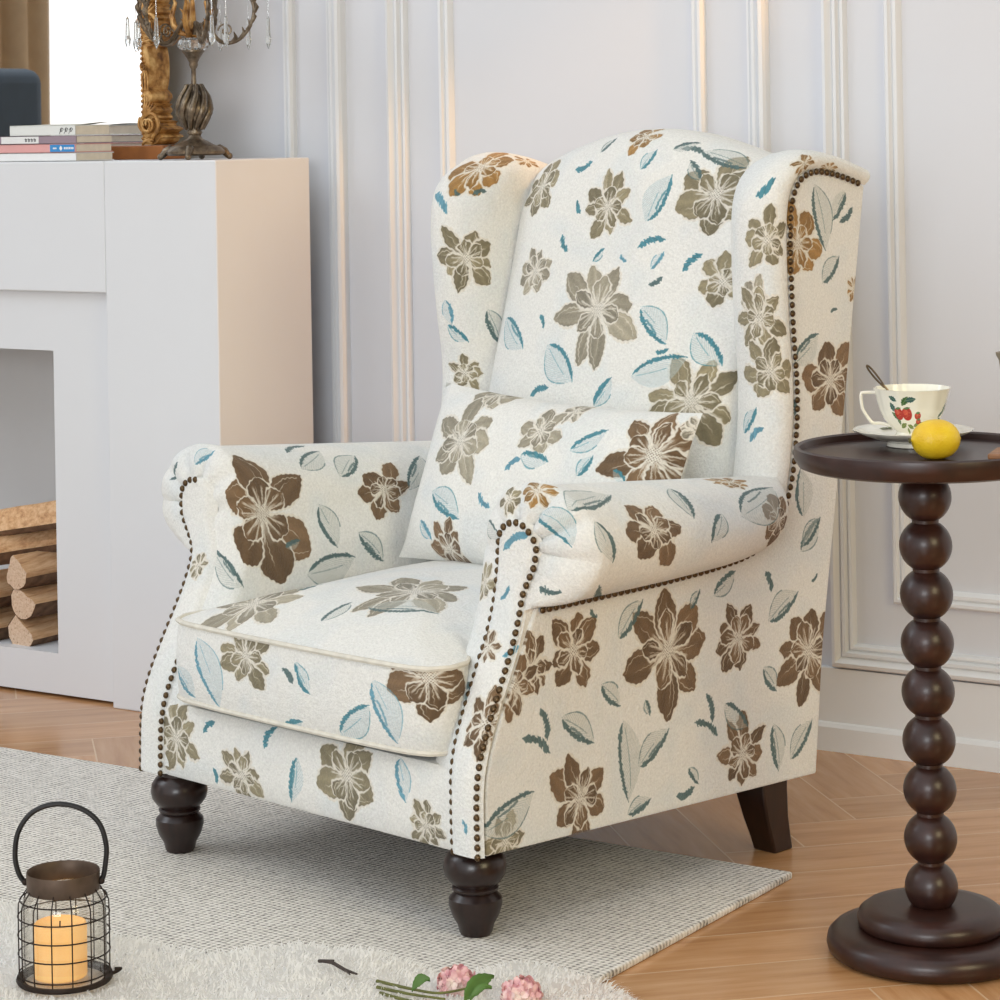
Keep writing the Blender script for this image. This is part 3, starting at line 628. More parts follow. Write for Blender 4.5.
# herringbone oak floor
m, nt, b = new_mat('herringbone_oak')
tc = nt.nodes.new('ShaderNodeTexCoord'); sp = nt.nodes.new('ShaderNodeSeparateXYZ'); nt.links.new(tc.outputs['Object'], sp.inputs[0])
x, y = X(nt, sp.outputs[0]), X(nt, sp.outputs[1]); Wd, Ln = .122, 5.0
p = (x + y) * (.70711 / Wd) + .25; q = (y - x) * (.70711 / Wd) + .37
i, j = p.floor(), q.floor(); fp, fq = p - i, q - j
mm = (i - j).mod(2 * Ln); hz = mm.lt(Ln - .5)
sx = lerpx(hz, i, i - mm); sy = lerpx(hz, j - (mm.rsub(2 * Ln - 1)), j)
along = lerpx(hz, q - sy, p - sx); across = lerpx(hz, fp, fq)
edge = across.mn(across.rsub(1.0)).mn(along).mn(along.rsub(Ln))
gap = edge.lt(.011)
idv = nt.nodes.new('ShaderNodeCombineXYZ'); nt.links.new((sx + hz * 37.3).k, idv.inputs[0]); nt.links.new(sy.k, idv.inputs[1])
wn = nt.nodes.new('ShaderNodeTexWhiteNoise'); wn.noise_dimensions = '2D'; nt.links.new(idv.outputs[0], wn.inputs['Vector'])
gv = nt.nodes.new('ShaderNodeCombineXYZ'); nt.links.new((along * .35 + X(nt, wn.outputs['Value']) * 40.0).k, gv.inputs[0]); nt.links.new((across * 3.2).k, gv.inputs[1])
nt.links.new((X(nt, wn.outputs['Value']) * 17.0).k, gv.inputs[2])
gr = noise(nt, 1.6, 7, gv.outputs[0], .62)
col = ramp(nt, gr.outputs['Fac'], [(.25, srgb(168, 117, 72)), (.5, srgb(193, 143, 96)), (.75, srgb(208, 163, 118))])
hs = nt.nodes.new('ShaderNodeHueSaturation'); nt.links.new(col, hs.inputs['Color'])
nt.links.new((X(nt, wn.outputs['Value']) * .22 + .86).k, hs.inputs['Value'])
mx = nt.nodes.new('ShaderNodeMix'); mx.data_type = 'RGBA'; nt.links.new(gap.k, mx.inputs['Factor']); nt.links.new(hs.outputs['Color'], mx.inputs['A'])
mx.inputs['B'].default_value = srgb(212, 178, 140); nt.links.new(mx.outputs['Result'], b.inputs['Base Color'])
b.inputs['Roughness'].default_value = .24; b.inputs['Specular IOR Level'].default_value = .8; bump(nt, b, (X(nt, gr.outputs['Fac']) * .3 + edge.mn(.03) * 20.0).k, .12, .001)
M_floor = m
struct(MB().box(-7.2, 2.6, -3.2, 4.1, -.06, 0).build('floor', M_floor, smooth=False))
struct(MB().box(-6.75, 2.6, WALL_Y, WALL_Y + .14, 0, 2.9).build('wall_back', M_wall, smooth=False))
# left wall with a tall window opening (seen in the mirror, and where the daylight enters)
WX = -6.6; wy0, wy1, wz0, wz1 = -.9, 2.05, .12, 2.55
struct(MB().box(WX - .15, WX, -3.2, wy0, 0, 2.9).box(WX - .15, WX, wy1, WALL_Y, 0, 2.9).box(WX - .15, WX, wy0, wy1, 0, wz0).box(WX - .15, WX, wy0, wy1, wz1, 2.9).build('wall_left', M_wall, smooth=False))
mb = MB()
for a, c_ in ((wy0, wy0 + .05), (wy1 - .05, wy1), ((wy0 + wy1) / 2 - .025, (wy0 + wy1) / 2 + .025)): mb.box(WX - .09, WX - .04, a, c_, wz0, wz1)
mb.box(WX - .09, WX - .04, wy0, wy1, wz0, wz0 + .05).box(WX - .09, WX - .04, wy0, wy1, wz1 - .05, wz1)
struct(mb.build('window_1', M_trim, smooth=False))
# baseboard: a plain board with a thinner plinth
prof = [(0, 0), (.022, 0), (.022, .040), (.018, .046), (.014, .048), (.014, .138), (0, .138)]
mb = MB().prism(prof, 9.3, lambda d, z, t: (-6.75 + t, WALL_Y - d, z)); struct(mb.build('baseboard_back', M_trim, smooth=False))
def frame_trim(x0, x1, z0, z1, w, prof, name):
    """moulding swept round a rectangle; prof = (distance in from outer edge, height off the wall)"""
    mb = MB(); rows = []
    for cx, cz, sx_, sz_ in ((x0, z0, 1, 1), (x1, z0, -1, 1), (x1, z1, -1, -1), (x0, z1, 1, -1)):
        rows.append([(cx + sx_ * d, WALL_Y - h, cz + sz_ * d) for d, h in prof])
    mb.grid(rows, close_v=True); return struct(mb.build(name, M_trim, angle=25))
WIDE = [(0, 0), (0, .016), (.003, .022), (.009, .024), (.014, .018), (.017, .013), (.021, .018), (.026, .018), (.029, .009), (.033, .013), (.037, .012), (.040, .005), (.040, 0)]
NARR = [(0, 0), (0, .010), (.004, .015), (.009, .015), (.013, .008), (.017, .012), (.022, .011), (.027, .004), (.028, 0)]
k = 1
for xa, xb, xc, xd in ((-4.75, -2.937, -4.60, -3.057), (-2.832, -2.040, -2.718, -2.162), (-1.934, -.2, -1.823, -.35)):
    frame_trim(xa, xb, .141, 2.62, .04, WIDE, 'trim_%d' % k); frame_trim(xc, xd, .255, 2.50, .028, NARR, 'trim_%d' % (k + 1)); k += 2
# ------------------------------------------------------------------ rugs
m, nt, b = new_mat('woven_rug')
tc = nt.nodes.new('ShaderNodeTexCoord'); sp = nt.nodes.new('ShaderNodeSeparateXYZ'); nt.links.new(tc.outputs['Object'], sp.inputs[0])
nz = noise(nt, 14, 4, tc.outputs['Object']); wob = X(nt, nz.outputs['Fac'])
x, y = X(nt, sp.outputs[0]) + wob * .012, X(nt, sp.outputs[1]) + wob * .010
w1 = ((x + y) * 350.0).sin(); w2 = ((x - y * 1.35) * 300.0).sin()
h = (w1 * w2 + 1.0) * .36 + .06
n2 = noise(nt, 210, 4, tc.outputs['Object'], .75); n3 = noise(nt, 70, 2, tc.outputs['Object'])
hh = h + (X(nt, n2.outputs['Fac']) - .5) * 1.5 + (X(nt, n3.outputs['Fac']) - .5) * .5
nt.links.new(ramp(nt, hh.k, [(.0, srgb(122, 118, 113)), (.40, srgb(224, 219, 210)), (.85, srgb(252, 249, 243))]), b.inputs['Base Color'])
b.inputs['Roughness'].default_value = .95; b.inputs['Specular IOR Level'].default_value = .1; bump(nt, b, hh.k, .55, .003); M_rug = m
rug = MB().box(-4.9, -1.657, .9, 3.245, .0, .010).build('woven_rug', M_rug, smooth=False, bevel=.003)
tag(rug, 'large grey beige woven rug with straight edges under the armchair', 'rug')
# sheepskin: curly outline, low pile mound, tens of thousands of strands
m, nt, b = new_mat('white_fleece'); nz = noise(nt, 5, 3, coords(nt))
nt.links.new(ramp(nt, nz.outputs['Fac'], [(.3, srgb(252, 249, 242)), (.7, srgb(255, 254, 252))]), b.inputs['Base Color'])
b.inputs['Roughness'].default_value = .9; b.inputs['Specular IOR Level'].default_value = .1
tl = nt.nodes.new('ShaderNodeBsdfTranslucent'); ms = nt.nodes.new('ShaderNodeMixShader'); ms.inputs[0].default_value = .55
tl.inputs['Color'].default_value = srgb(254, 253, 250); nt.links.new(b.outputs[0], ms.inputs[1]); nt.links.new(tl.outputs[0], ms.inputs[2]); nt.links.new(ms.outputs[0], nt.nodes['Material Output'].inputs['Surface']); M_fur = m
edge_px = [(-60, 880), (0, 902), (35, 905), (90, 925), (125, 938), (165, 946), (205, 954), (240, 953), (290, 946), (340, 950), (390, 956), (420, 966), (450, 976), (475, 974), (505, 964), (545, 966), (590, 978), (622, 992), (650, 1012), (640, 1075), (560, 1130), (380, 1180), (150, 1190), (-80, 1150), (-160, 1040)]
outl = [on_floor(u, v + 6, .014) for u, v in edge_px]
OP = smooth_path([(p.x, p.y) for p in outl], 220, True)
def inside(px_, py_):
    a, b2 = OP, np.roll(OP, -1, 0)
    cnd = (a[:, 1] > py_) != (b2[:, 1] > py_)
    xi = a[:, 0] + (py_ - a[:, 1]) / np.where(b2[:, 1] == a[:, 1], 1e-9, b2[:, 1] - a[:, 1]) * (b2[:, 0] - a[:, 0])
    return (np.sum(cnd & (px_ < xi)) % 2) == 1
def edge_dist(px_, py_): return float(np.min(np.hypot(OP[:, 0] - px_, OP[:, 1] - py_)))
mb = MB(); rows = []
tg = np.roll(OP, -1, 0) - np.roll(OP, 1, 0); tg /= np.linalg.norm(tg, axis=1)[:, None]; nrm_ = np.stack([-tg[:, 1], tg[:, 0]], 1)
ar = np.sum(OP[:, 0] * np.roll(OP[:, 1], -1) - np.roll(OP[:, 0], -1) * OP[:, 1]); nrm_ *= 1 if ar > 0 else -1
for ins, zz in ((0, .0115), (.004, .020), (.012, .0265), (.024, .030)): rows.append([(*(p + n_ * ins), zz) for p, n_ in zip(OP, nrm_)])
mb.grid(rows, close_u=True); mb.f.append(tuple(3 * len(OP) + k for k in range(len(OP)))); mb.uv.append(None)
_l = on_floor(65, 983, .030); LCX, LCY = _l.x, _l.y                # pressed flat under the lantern
rs = random.Random(3); cnt = 0
bx0, by0 = OP.min(0); bx1, by1 = OP.max(0)
while cnt < 46000:
    px_, py_ = rs.uniform(bx0, bx1), rs.uniform(by0, by1)
    if not inside(px_, py_) or math.hypot(px_ - LCX, py_ - LCY) < .053: continue
    cx_, cy_ = R_.x * 0, 0
    d = edge_dist(px_, py_)
    cnt += 1
    z0 = .0125 + .0175 * sm(d / .024)
    out = np.array([px_, py_]) - OP[np.argmin(np.hypot(OP[:, 0] - px_, OP[:, 1] - py_))]
    out = -out / (np.linalg.norm(out) + 1e-6)
    tuft = math.sin(px_ * 70 + math.sin(py_ * 50) * 2) * 1.6 + math.cos(py_ * 61 + px_ * 20) * 1.6
    dirx = math.cos(tuft) * .3 + out[0] * math.exp(-d / .05) * .9 + rs.uniform(-.4, .4)
    diry = math.sin(tuft) * .3 + out[1] * math.exp(-d / .05) * .9 + rs.uniform(-.4, .4)
    ln = rs.uniform(.016, .030) ; w = rs.uniform(.0005, .0010)
    h0 = Vector((px_, py_, max(.0115, z0 - .003))); dv = Vector((dirx, diry, 0)) * ln * .75; up = rs.uniform(.10, .38) * ln
    mid = h0 + dv * .45 + Vector((0, 0, up * .9)); tip = h0 + dv + Vector((0, 0, up * rs.uniform(.6, 1.1)))
    sd_ = Vector((R_.x, R_.y, 0)) * w + Vector((rs.uniform(-1, 1), rs.uniform(-1, 1), 0)) * w * .6
    o0 = len(mb.v); mb.v += [tuple(h0 - sd_), tuple(h0 + sd_), tuple(mid + sd_ * .8), tuple(mid - sd_ * .8), tuple(tip)]
    mb.f += [(o0, o0 + 1, o0 + 2, o0 + 3), (o0 + 3, o0 + 2, o0 + 4)]; mb.uv += [None, None]
fur = mb.build('sheepskin_rug', M_fur, recalc=False, angle=0)

tag(fur, 'fluffy white sheepskin rug with a wavy edge lying over the woven rug', 'rug')
# ------------------------------------------------------------------ freestanding white fireplace surround
FX, FY, FB, FT = -2.961, 3.598, 3.872, 1.005          # right edge, front plane, back plane, top
RY = 3.618                                             # recessed panel plane
FL = FX - 1.52
rx = on_wall(106, 293, FY).x; rz = on_wall(106, 293, FY).z
ox = on_wall(56, 500, RY).x; oz1 = on_wall(40, 350, RY).z; oz0 = on_wall(40, 651, RY).z
FPT = thing('fireplace', 'white square fireplace surround holding firewood, against the panelled wall', 'fireplace', ((FX + FL) / 2, (FY + FB) / 2, 0))
ofx, ofy = FPT.location.x, FPT.location.y
def shift(mb, dx, dy, dz=0): mb.v = [(a - dx, b - dy, c - dz) for a, b, c in mb.v]; return mb
lx0, lx1 = FL + (FX - rx), rx
mb = MB().box(FL, lx0, FY, FB, 0, FT).box(lx1, FX, FY, FB, 0, FT).box(lx0, lx1, FY, FB, rz, FT)
shift(mb, ofx, ofy).build('mantel_surround', M_mantel, FPT, smooth=False, bevel=.0025)
oxl = FL + (FX - ox)
mb = MB().box(lx0, oxl, RY, FB - .01, .006, rz).box(ox, lx1, RY, FB - .01, .006, rz).box(oxl, ox, RY, FB - .01, oz1, rz).box(oxl, ox, RY, FB - .01, .006, oz0)
shift(mb, ofx, ofy).build('inner_panel', M_mantel, FPT, smooth=False)
M_fire = plain('firebox_grey', (190, 190, 190), .8, 0, .04, 4)
mb = MB().box(oxl, ox, FB - .012, FB - .002, oz0, oz1)
shift(mb, ofx, ofy).build('firebox_back', M_fire, FPT, smooth=False)
# split logs
m, nt, b = new_mat('split_wood'); v = coords(nt, 'Object', (60, 6, 60)); n_ = noise(nt, 1.6, 6, v, .7)
nt.links.new(ramp(nt, n_.outputs['Fac'], [(.25, srgb(158, 108, 72)), (.46, srgb(210, 164, 120)), (.62, srgb(230, 192, 150)), (.8, srgb(200, 138, 98))]), b.inputs['Base Color'])
b.inputs['Roughness'].default_value = .85; bump(nt, b, n_.outputs['Fac'], .6, .004); M_split = m
m, nt, b = new_mat('log_end_grain'); v = coords(nt, 'Object', (60, 60, 60)); n_ = noise(nt, 4, 4, v, .7)
nt.links.new(ramp(nt, n_.outputs['Fac'], [(.28, srgb(140, 104, 78)), (.42, srgb(214, 182, 152)), (.75, srgb(234, 212, 190))]), b.inputs['Base Color'])
b.inputs['Roughness'].default_value = .9; bump(nt, b, n_.outputs['Fac'], .7, .004); M_end = m
M_bark = plain('log_bark', (112, 86, 66), .95, 0, .35, 60, .8, 90)
def log(label, u, v, r, ang, dirn, length=.20, seed=0, tilt=0, shape='wedge'):
    """split log: near end centred where it is seen, running back into the firebox"""
    p = on_wall(u, v, FY + .045)
    t = thing('firewood_log', label, 'log', p, 0, 'firewood in the fireplace')
    d = Vector((math.sin(dirn), math.cos(dirn), tilt)).normalized(); a = Vector((d.y, -d.x, 0)).normalized(); c_ = a.cross(d)
    rs = random.Random(seed); n = 22; poly = []; bark = []
    for k in range(n):
        th = 2 * PI * k / n
        rr = r * (.95 + .10 * rs.random())
        if shape == 'wedge':
            q = (th + ang) % (2 * PI)
            flat = min(.62 / max(.05, math.cos(q - .6)) if math.cos(q - .6) > .3 else 9, .55 / max(.05, math.cos(q - 2.5)) if math.cos(q - 2.5) > .3 else 9)
            isb = flat > 1; rr *= min(1.0, flat)
        else:
            q = (th + ang) % (2 * PI); flat = .5 / math.cos(q - 1.2) if math.cos(q - 1.2) > .45 else 9
            isb = flat > 1; rr *= min(1., flat)
        poly.append((rr * math.cos(th), rr * math.sin(th))); bark.append(isb)
    rows = []
    for i in range(7):
        f = i / 6; rows.append([a * (x_ * (1 + .05 * math.sin(seed + f * 3))) + c_ * (y_ * (1 + .04 * math.cos(seed + f * 4))) + d * (f * length) + Vector((rs.uniform(-1, 1), 0, rs.uniform(-1, 1))) * .0008 for x_, y_ in poly])
    body = MB().grid(rows, close_u=True); body.f.append(tuple(range(6 * n, 7 * n))); body.uv.append(None); o = body.build('split_side', M_split, t, angle=25)
    e = MB(); e.add(rows[0], [tuple(range(n))]); e.build('cut_end', M_end, t, smooth=False)
    # bark strip over the round side
    bs = MB(); brow = []
    ks = [k for k in range(n) if bark[k]]
    start = next((k for k in range(n) if bark[k] and not bark[k - 1]), 0); seq = []
    k = start
    while bark[k % n] and len(seq) < n: seq.append(k % n); k += 1
    if len(seq) > 2:
        for i in range(7):
            mid = sum((rows[i][q] for q in range(n)), Vector()) / n
            brow.append([mid + (rows[i][q] - mid) * 1.035 for q in seq])
        bs.grid(brow); o2 = bs.build('bark', M_bark, t, angle=0)
    return t
log('round-backed firewood log lowest at the right of the stack with pale reddish cut end', 21, 633, .034, .25, .08, seed=1, shape='half')
log('firewood log with whitish cut end second from the bottom at the right', 23, 602, .033, .1, .10, seed=2, shape='half')
log('thick split firewood log with ragged end in the middle at the right', 15, 571, .036, -.3, .16, seed=3, tilt=.02)
log('split firewood log at the stack\'s left edge, low down, cut off by the photo', -16, 627, .035, .1, .08, seed=5, shape='half')
log('split firewood log at the stack\'s left edge, above the low one', -20, 592, .034, -.2, .08, seed=6)
log('broad split firewood log lying just under the topmost one', -14, 546, .038, -.3, .62, .21, seed=4, tilt=.08)
t = log('topmost firewood log, a pale split wedge tilted across the stack', -34, 527, .030, .2, 1.2, .235, seed=8, tilt=.16)

# ------------------------------------------------------------------ books on the mantel
bk_r = on_wall(76, 157, 3.634)
M_page = plain('book_pages', (232, 222, 204), .8, 0, .05, 80)
def spine_mat(nm, c): return plain(nm, c, .55, 0, .03, 10)
z = FT + .0006
specs = [('white', (232, 232, 230), .0155, 0, .106, 'thin white hardback at the bottom of the book stack', .21),
         ('pinkblue', (222, 164, 160), .0165, -.001, .104, 'pink hardback with a blue spine label, second from the bottom', .21),
         ('mauve', (150, 132, 142), .0150, .001, .104, 'mauve grey hardback with white label, second from the top', .21),
         ('cream', (224, 226, 222), .0195, -.001, .098, 'pale magazine with dark floral drawing on top of the book stack', .168)]
M_ink = plain('spine_ink', (58, 58, 62), .6)
for nm, c, th, dx, dp, lab, ln in specs:
    bt = thing('book', lab, 'book', (bk_r.x + dx, bk_r.y, z), math.radians(random.uniform(-.6, .6)), 'books stacked on the mantel')
    cov = MB().box(-ln, 0, 0, dp, 0, .0016).box(-ln, 0, 0, dp, th - .0016, th).box(-ln, 0, 0, .0022, 0, th)
    cov.build('cover', spine_mat('cover_' + nm, c), bt, smooth=False, bevel=.0004)
    mb = MB()
    rows = []
    for i in range(9):
        q = i / 8; rows.append([(-.001 + .0012 * math.sin(q * PI) - .002, .0024, lerp(.0017, th - .0017, q)), (-.001 + .001 * math.sin(q * PI) - .002, dp - .002, lerp(.0017, th - .0017, q))])
    mb.box(-ln + .002, -.002, .0024, dp - .003, .0017, th - .0017).build('page_block', M_page, bt, smooth=False)
    if nm == 'pinkblue':
        MB().box(-.064, -.002, -.0006, 0, .0015, th - .0015).build('spine_label', spine_mat('label_blue', (52, 138, 200)), bt, smooth=False)
        mb = MB(); M_w = plain('label_white', (240, 240, 240), .6)
        mb.prism([(-.036 + .004 * math.cos(a), th / 2 + .005 * math.sin(a)) for a in (0, PI / 2, PI, 1.5 * PI)], .0006, lambda a, b_, t: (a, -.0012 + t, b_))
        for k in range(6): mb.box(-.028 + k * .0042, -.0252 + k * .0042, -.0011, -.0005, th / 2 - .002, th / 2 + .002)
        for k in range(3): mb.box(-.056 + k * .0032, -.0537 + k * .0032, -.0011, -.0005, th / 2 - .0016, th / 2 + .0014)
        mb.build('spine_lettering', M_w, bt, smooth=False)
    if nm == 'mauve':
        MB().box(-.19, -.094, -.0006, 0, .001, th - .001).build('spine_label', spine_mat('label_white2', (226, 226, 224)), bt, smooth=False)
        mb = MB()
        for k in range(4):
            x_ = -.128 + k * .0075
            mb.box(x_, x_ + .0012, -.0012, -.0005, .004, .0105).box(x_ - .001, x_ + .0042, -.0012, -.0005, .0085, .0096).box(x_ + .003, x_ + .0042, -.0012, -.0005, .0042, .009)
        mb.build('spine_lettering', M_ink, bt, smooth=False)
    if nm == 'cream':
        mb = MB()
        for k in range(3):
            cx_ = -.034 + k * .012
            mb.tube([(cx_ + .0045 * math.cos(a) * (1 - a / 9), -.0006, th / 2 + .0052 * math.sin(a) * (1 - a / 9)) for a in np.linspace(0, 6.5, 26)], .0005, 5)
            mb.tube([(cx_ - .006, -.0006, .003), (cx_ - .002, -.0006, .009), (cx_, -.0006, .013)], .0004, 5)
        mb.build('cover_drawing', M_ink, bt)
        # limp front cover curling up towards the corner
        rows = []
        for i in range(13):
            f = i / 12; rows.append([(-ln + f * ln, g * dp, th + .0004 + .0035 * sm(g * 1.2) * abs(math.sin(f * 4.6)) * (.3 + f)) for g in np.linspace(0, 1, 7)])
        o = MB().grid(rows).build('curled_cover', spine_mat('cover_cream2', (226, 226, 214)), bt, angle=0)
        sd = o.modifiers.new('t', 'SOLIDIFY'); sd.thickness = .0005
    z += th + .0004

# ------------------------------------------------------------------ gilt mirror leaning space on the mantel
MY = 3.792
gx = on_wall(141, 90, MY).x; fxr = on_wall(160, 90, MY).x
M_gilt = None
m, nt, b = new_mat('antique_gilt'); nz = noise(nt, 45, 4, coords(nt), .6)
nt.links.new(ramp(nt, nz.outputs['Fac'], [(.32, srgb(104, 66, 30)), (.5, srgb(178, 128, 66)), (.72, srgb(226, 186, 122))]), b.inputs['Base Color'])
b.inputs['Metallic'].default_value = .3; b.inputs['Roughness'].default_value = .4; bump(nt, b, nz.outputs['Fac'], .25, .002); M_gilt = m
M_giltdark = plain('gilt_recess', (92, 60, 30), .55, .4, .2, 40)
m, nt, b = new_mat('mirror_glass'); b.inputs['Metallic'].default_value = 1; b.inputs['Roughness'].default_value = .015; b.inputs['Base Color'].default_value = (.94, .95, .95, 1); M_mirror = m
fw = fxr - gx; FD = .062
MIR = thing('mirror', 'tall mirror in a carved gilt frame standing on the mantel, reflecting the window', 'mirror', ((gx - .75 + fxr) / 2, MY, FT))
mx0 = MIR.location.x; gxl = gx - .72
def mshift(mb): return shift(mb, mx0, MY, FT)
zt_ = FT + 1.0
mshift(MB().box(gxl, gx, MY + .022, MY + .026, FT + .022, zt_)).build('glass', M_mirror, MIR, smooth=False)
mshift(MB().box(gxl - fw, gx + .008, MY + .027, MY + FD - .004, FT + .03, zt_ + .02)).build('backing', M_giltdark, MIR, smooth=False)
mb = MB().box(gxl - fw, gxl, MY + .006, MY + FD, FT + .028, zt_).box(gxl - fw, fxr, MY + .006, MY + FD, zt_, zt_ + fw)
mshift(mb).build('frame_rail', M_giltdark, MIR, smooth=False, bevel=.004)
mshift(MB().box(gxl - fw - .004, fxr + .008, MY - .004, MY + FD, FT, FT + .027)).build('base_rail', plain('mirror_base_wood', (150, 92, 44), .45, .1, .2, 30), MIR, smooth=False, bevel=.002)
# carved right stile: stepped scroll profile on its outer side, ribs, volutes and leaves on the front
prof = []
for zz in np.linspace(.028, .98, 260):
    t = (zz - .028) % .19 / .19
    if t < .24: w = .026 + .016 * math.sin(t / .24 * PI) ** .6 + .006 * math.cos((t / .24) * PI * 6) * (t > .05)
    elif t < .42: w = .019 + .006 * abs(math.sin((t - .24) / .18 * PI * 2.5))
    elif t < .55: w = .017 + .008 * math.sin((t - .42) / .13 * PI)
    else: w = .013 + .007 * math.sin((t - .55) / .45 * PI) ** .5
    prof.append((w * 1.22, zz))
mb = MB(); rows = []
for w, zz in prof:
    x1_ = gx + w
    rows.append([(gx + .001, MY + FD, FT + zz), (x1_ - .004, MY + FD, FT + zz), (x1_, MY + FD - .006, FT + zz), (x1_, MY + .010, FT + zz), (x1_ - .004, MY + .002, FT + zz), (gx + .001, MY + .002, FT + zz)])
mb.grid(rows); mshift(mb).build('carved_stile', M_gilt, MIR, angle=30)
mb = MB()
def spiral(cx_, cz_, r, turns, a0, sgn, rad):
    pts = []
    for k in range(40):
        f = k / 39; rr = r * (1 - .86 * f); a = a0 + sgn * f * turns * 2 * PI
        pts.append((cx_ + rr * math.cos(a), MY - .001 - .004 * f, FT + cz_ + rr * math.sin(a)))
    mb.tube(pts, [rad * (1 - .35 * k / 39) for k in range(40)], 7)
for base in (.028, .218, .408):
    spiral(gx + .020, base + .040, .026, 1.8, -1.2, 1, .0042)
    spiral(gx + .012, base + .040, .019, 1.3, 2.4, 1, .0030)
    for k in range(5):
        a = .5 + k * .26
        pts = [(gx + .004 + .007 * k * f + .008 * math.sin(f * 2), MY - .001 - .002 * math.sin(f * PI), FT + base + .050 + .045 * f * (1 - .1 * k)) for f in np.linspace(0, 1, 9)]
        mb.tube(pts, [.0008 + .0026 * math.sin(PI * min(1, f + .12)) for f in np.linspace(0, 1, 9)], 6)
    for k in range(4): mb.tube([(gx + .002 + .003 * k, MY - .001, FT + base + .003 + .004 * k), (gx + .014 + .006 * k, MY - .003, FT + base + .008), (gx + .028, MY - .001, FT + base + .004 + .006 * k)], .0022, 6)
    spiral(gx + .008, base + .150, .008, 1.3, 1.6, 1, .0022)
    for k in range(3): mb.tube([(gx + .006 + .006 * k, MY - .001, FT + base + .105), (gx + .005 + .008 * k, MY - .003, FT + base + .13), (gx + .008 + .003 * k, MY - .001, FT + base + .142)], .0022, 6)
for k in range(56): mb.ball((gx + .0015, MY + .002, FT + .03 + k * .0102), .0036, 7, 5)
mshift(mb).build('scroll_carving', M_gilt, MIR, angle=60)

# ------------------------------------------------------------------ candelabra
m, nt, b = new_mat('aged_silver'); nz = noise(nt, 70, 4, coords(nt), .65)
nt.links.new(ramp(nt, nz.outputs['Fac'], [(.3, srgb(74, 62, 50)), (.6, srgb(132, 118, 100)), (.85, srgb(186, 172, 150))]), b.inputs['Base Color'])
b.inputs['Metallic'].default_value = .75; b.inputs['Roughness'].default_value = .36; bump(nt, b, nz.outputs['Fac'], .3, .002); M_silver = m
m, nt, b = new_mat('cut_crystal'); b.inputs['Transmission Weight'].default_value = .85; b.inputs['Roughness'].default_value = .02; b.inputs['IOR'].default_value = 1.5
b.inputs['Base Color'].default_value = (.95, .98, .98, 1); M_crys = m
cp = on_wall(195, 152, 3.685); PXm = 4.68 / 2600
CAN = thing('candelabra', 'aged silver candelabra with crystal drops standing on the mantel beside the mirror', 'candelabra', (cp.x, cp.y, FT))
H = lambda v: (152 - v) * PXm
mb = MB().lathe([(.050, .008), (.057, .011), (.058, .016), (.050, .023), (.036, .028), (.024, .034), (.014, .039), (.011, .045)], n=32, fn=lambda a, r, z: 1 + .10 * math.cos(4 * a) * (r > .025))
mb.build('base_plate', M_silver, CAN, angle=50)
for k in range(4):
    a = k * PI / 2 + .5; ca, sa = math.cos(a), math.sin(a)
    mb = MB().tube([(ca * r, sa * r, z_) for r, z_ in ((.034, .018), (.046, .020), (.055, .015), (.061, .008), (.066, .0055))], [.006, .008, .0075, .006, .0055], 9)
    mb.ball((ca * .064, sa * .064, .0062), .0062, 10, 7); mb.build('foot', M_silver, CAN)
mb = MB().lathe([(.009, .040), (.012, .046), (.014, .050), (.011, .055), (.013, .062), (.025, .078), (.0295, .090), (.026, .103), (.019, .116), (.010, .124), (.006, .126)], n=40, fn=lambda a, r, z: 1 + .06 * math.sin(9 * a + z * 130))
for k in range(9):
    a = 2 * PI * k / 9
    pts = []
    for f in np.linspace(0, 1, 12):
        zz = .056 + f * .082; rr = float(np.interp(zz, (.05, .09, .115, .14), (.012, .030, .025, .013))); aa = a + f * .9
        pts.append((rr * math.cos(aa), rr * math.sin(aa), zz))
    mb.tube(pts, [.0032 + .0040 * math.sin(PI * min(1, f + .05)) for f in np.linspace(0, 1, 12)], 6)
mb.build('leaf_urn', M_silver, CAN, angle=60)
MB().lathe([(.005, .118), (.0055, .13), (.0045, .15), (.0045, .166), (.007, .170), (.0085, .174), (.008, .178), (.012, .186), (.0185, .196), (.021, .198), (.021, .2005), (.010, .202)], n=28).build('stem', M_silver, CAN)
mb = MB().lathe([(.018, .2105), (.026, .215), (.0275, .222), (.026, .229), (.018, .2335)], n=24, fn=lambda a, r, z: 1 + .05 * math.cos(12 * a))
mb.build('crystal_collar', M_crys, CAN, smooth=False, loc=(0, 0, -.010))
MB().lathe([(.016, .2335), (.010, .237), (.009, .245), (.013, .250), (.007, .258), (.004, .30), (.004, .38), (.007, .385), (.003, .40)], n=20).build('upper_stem', M_gilt, CAN, loc=(0, 0, -.010))
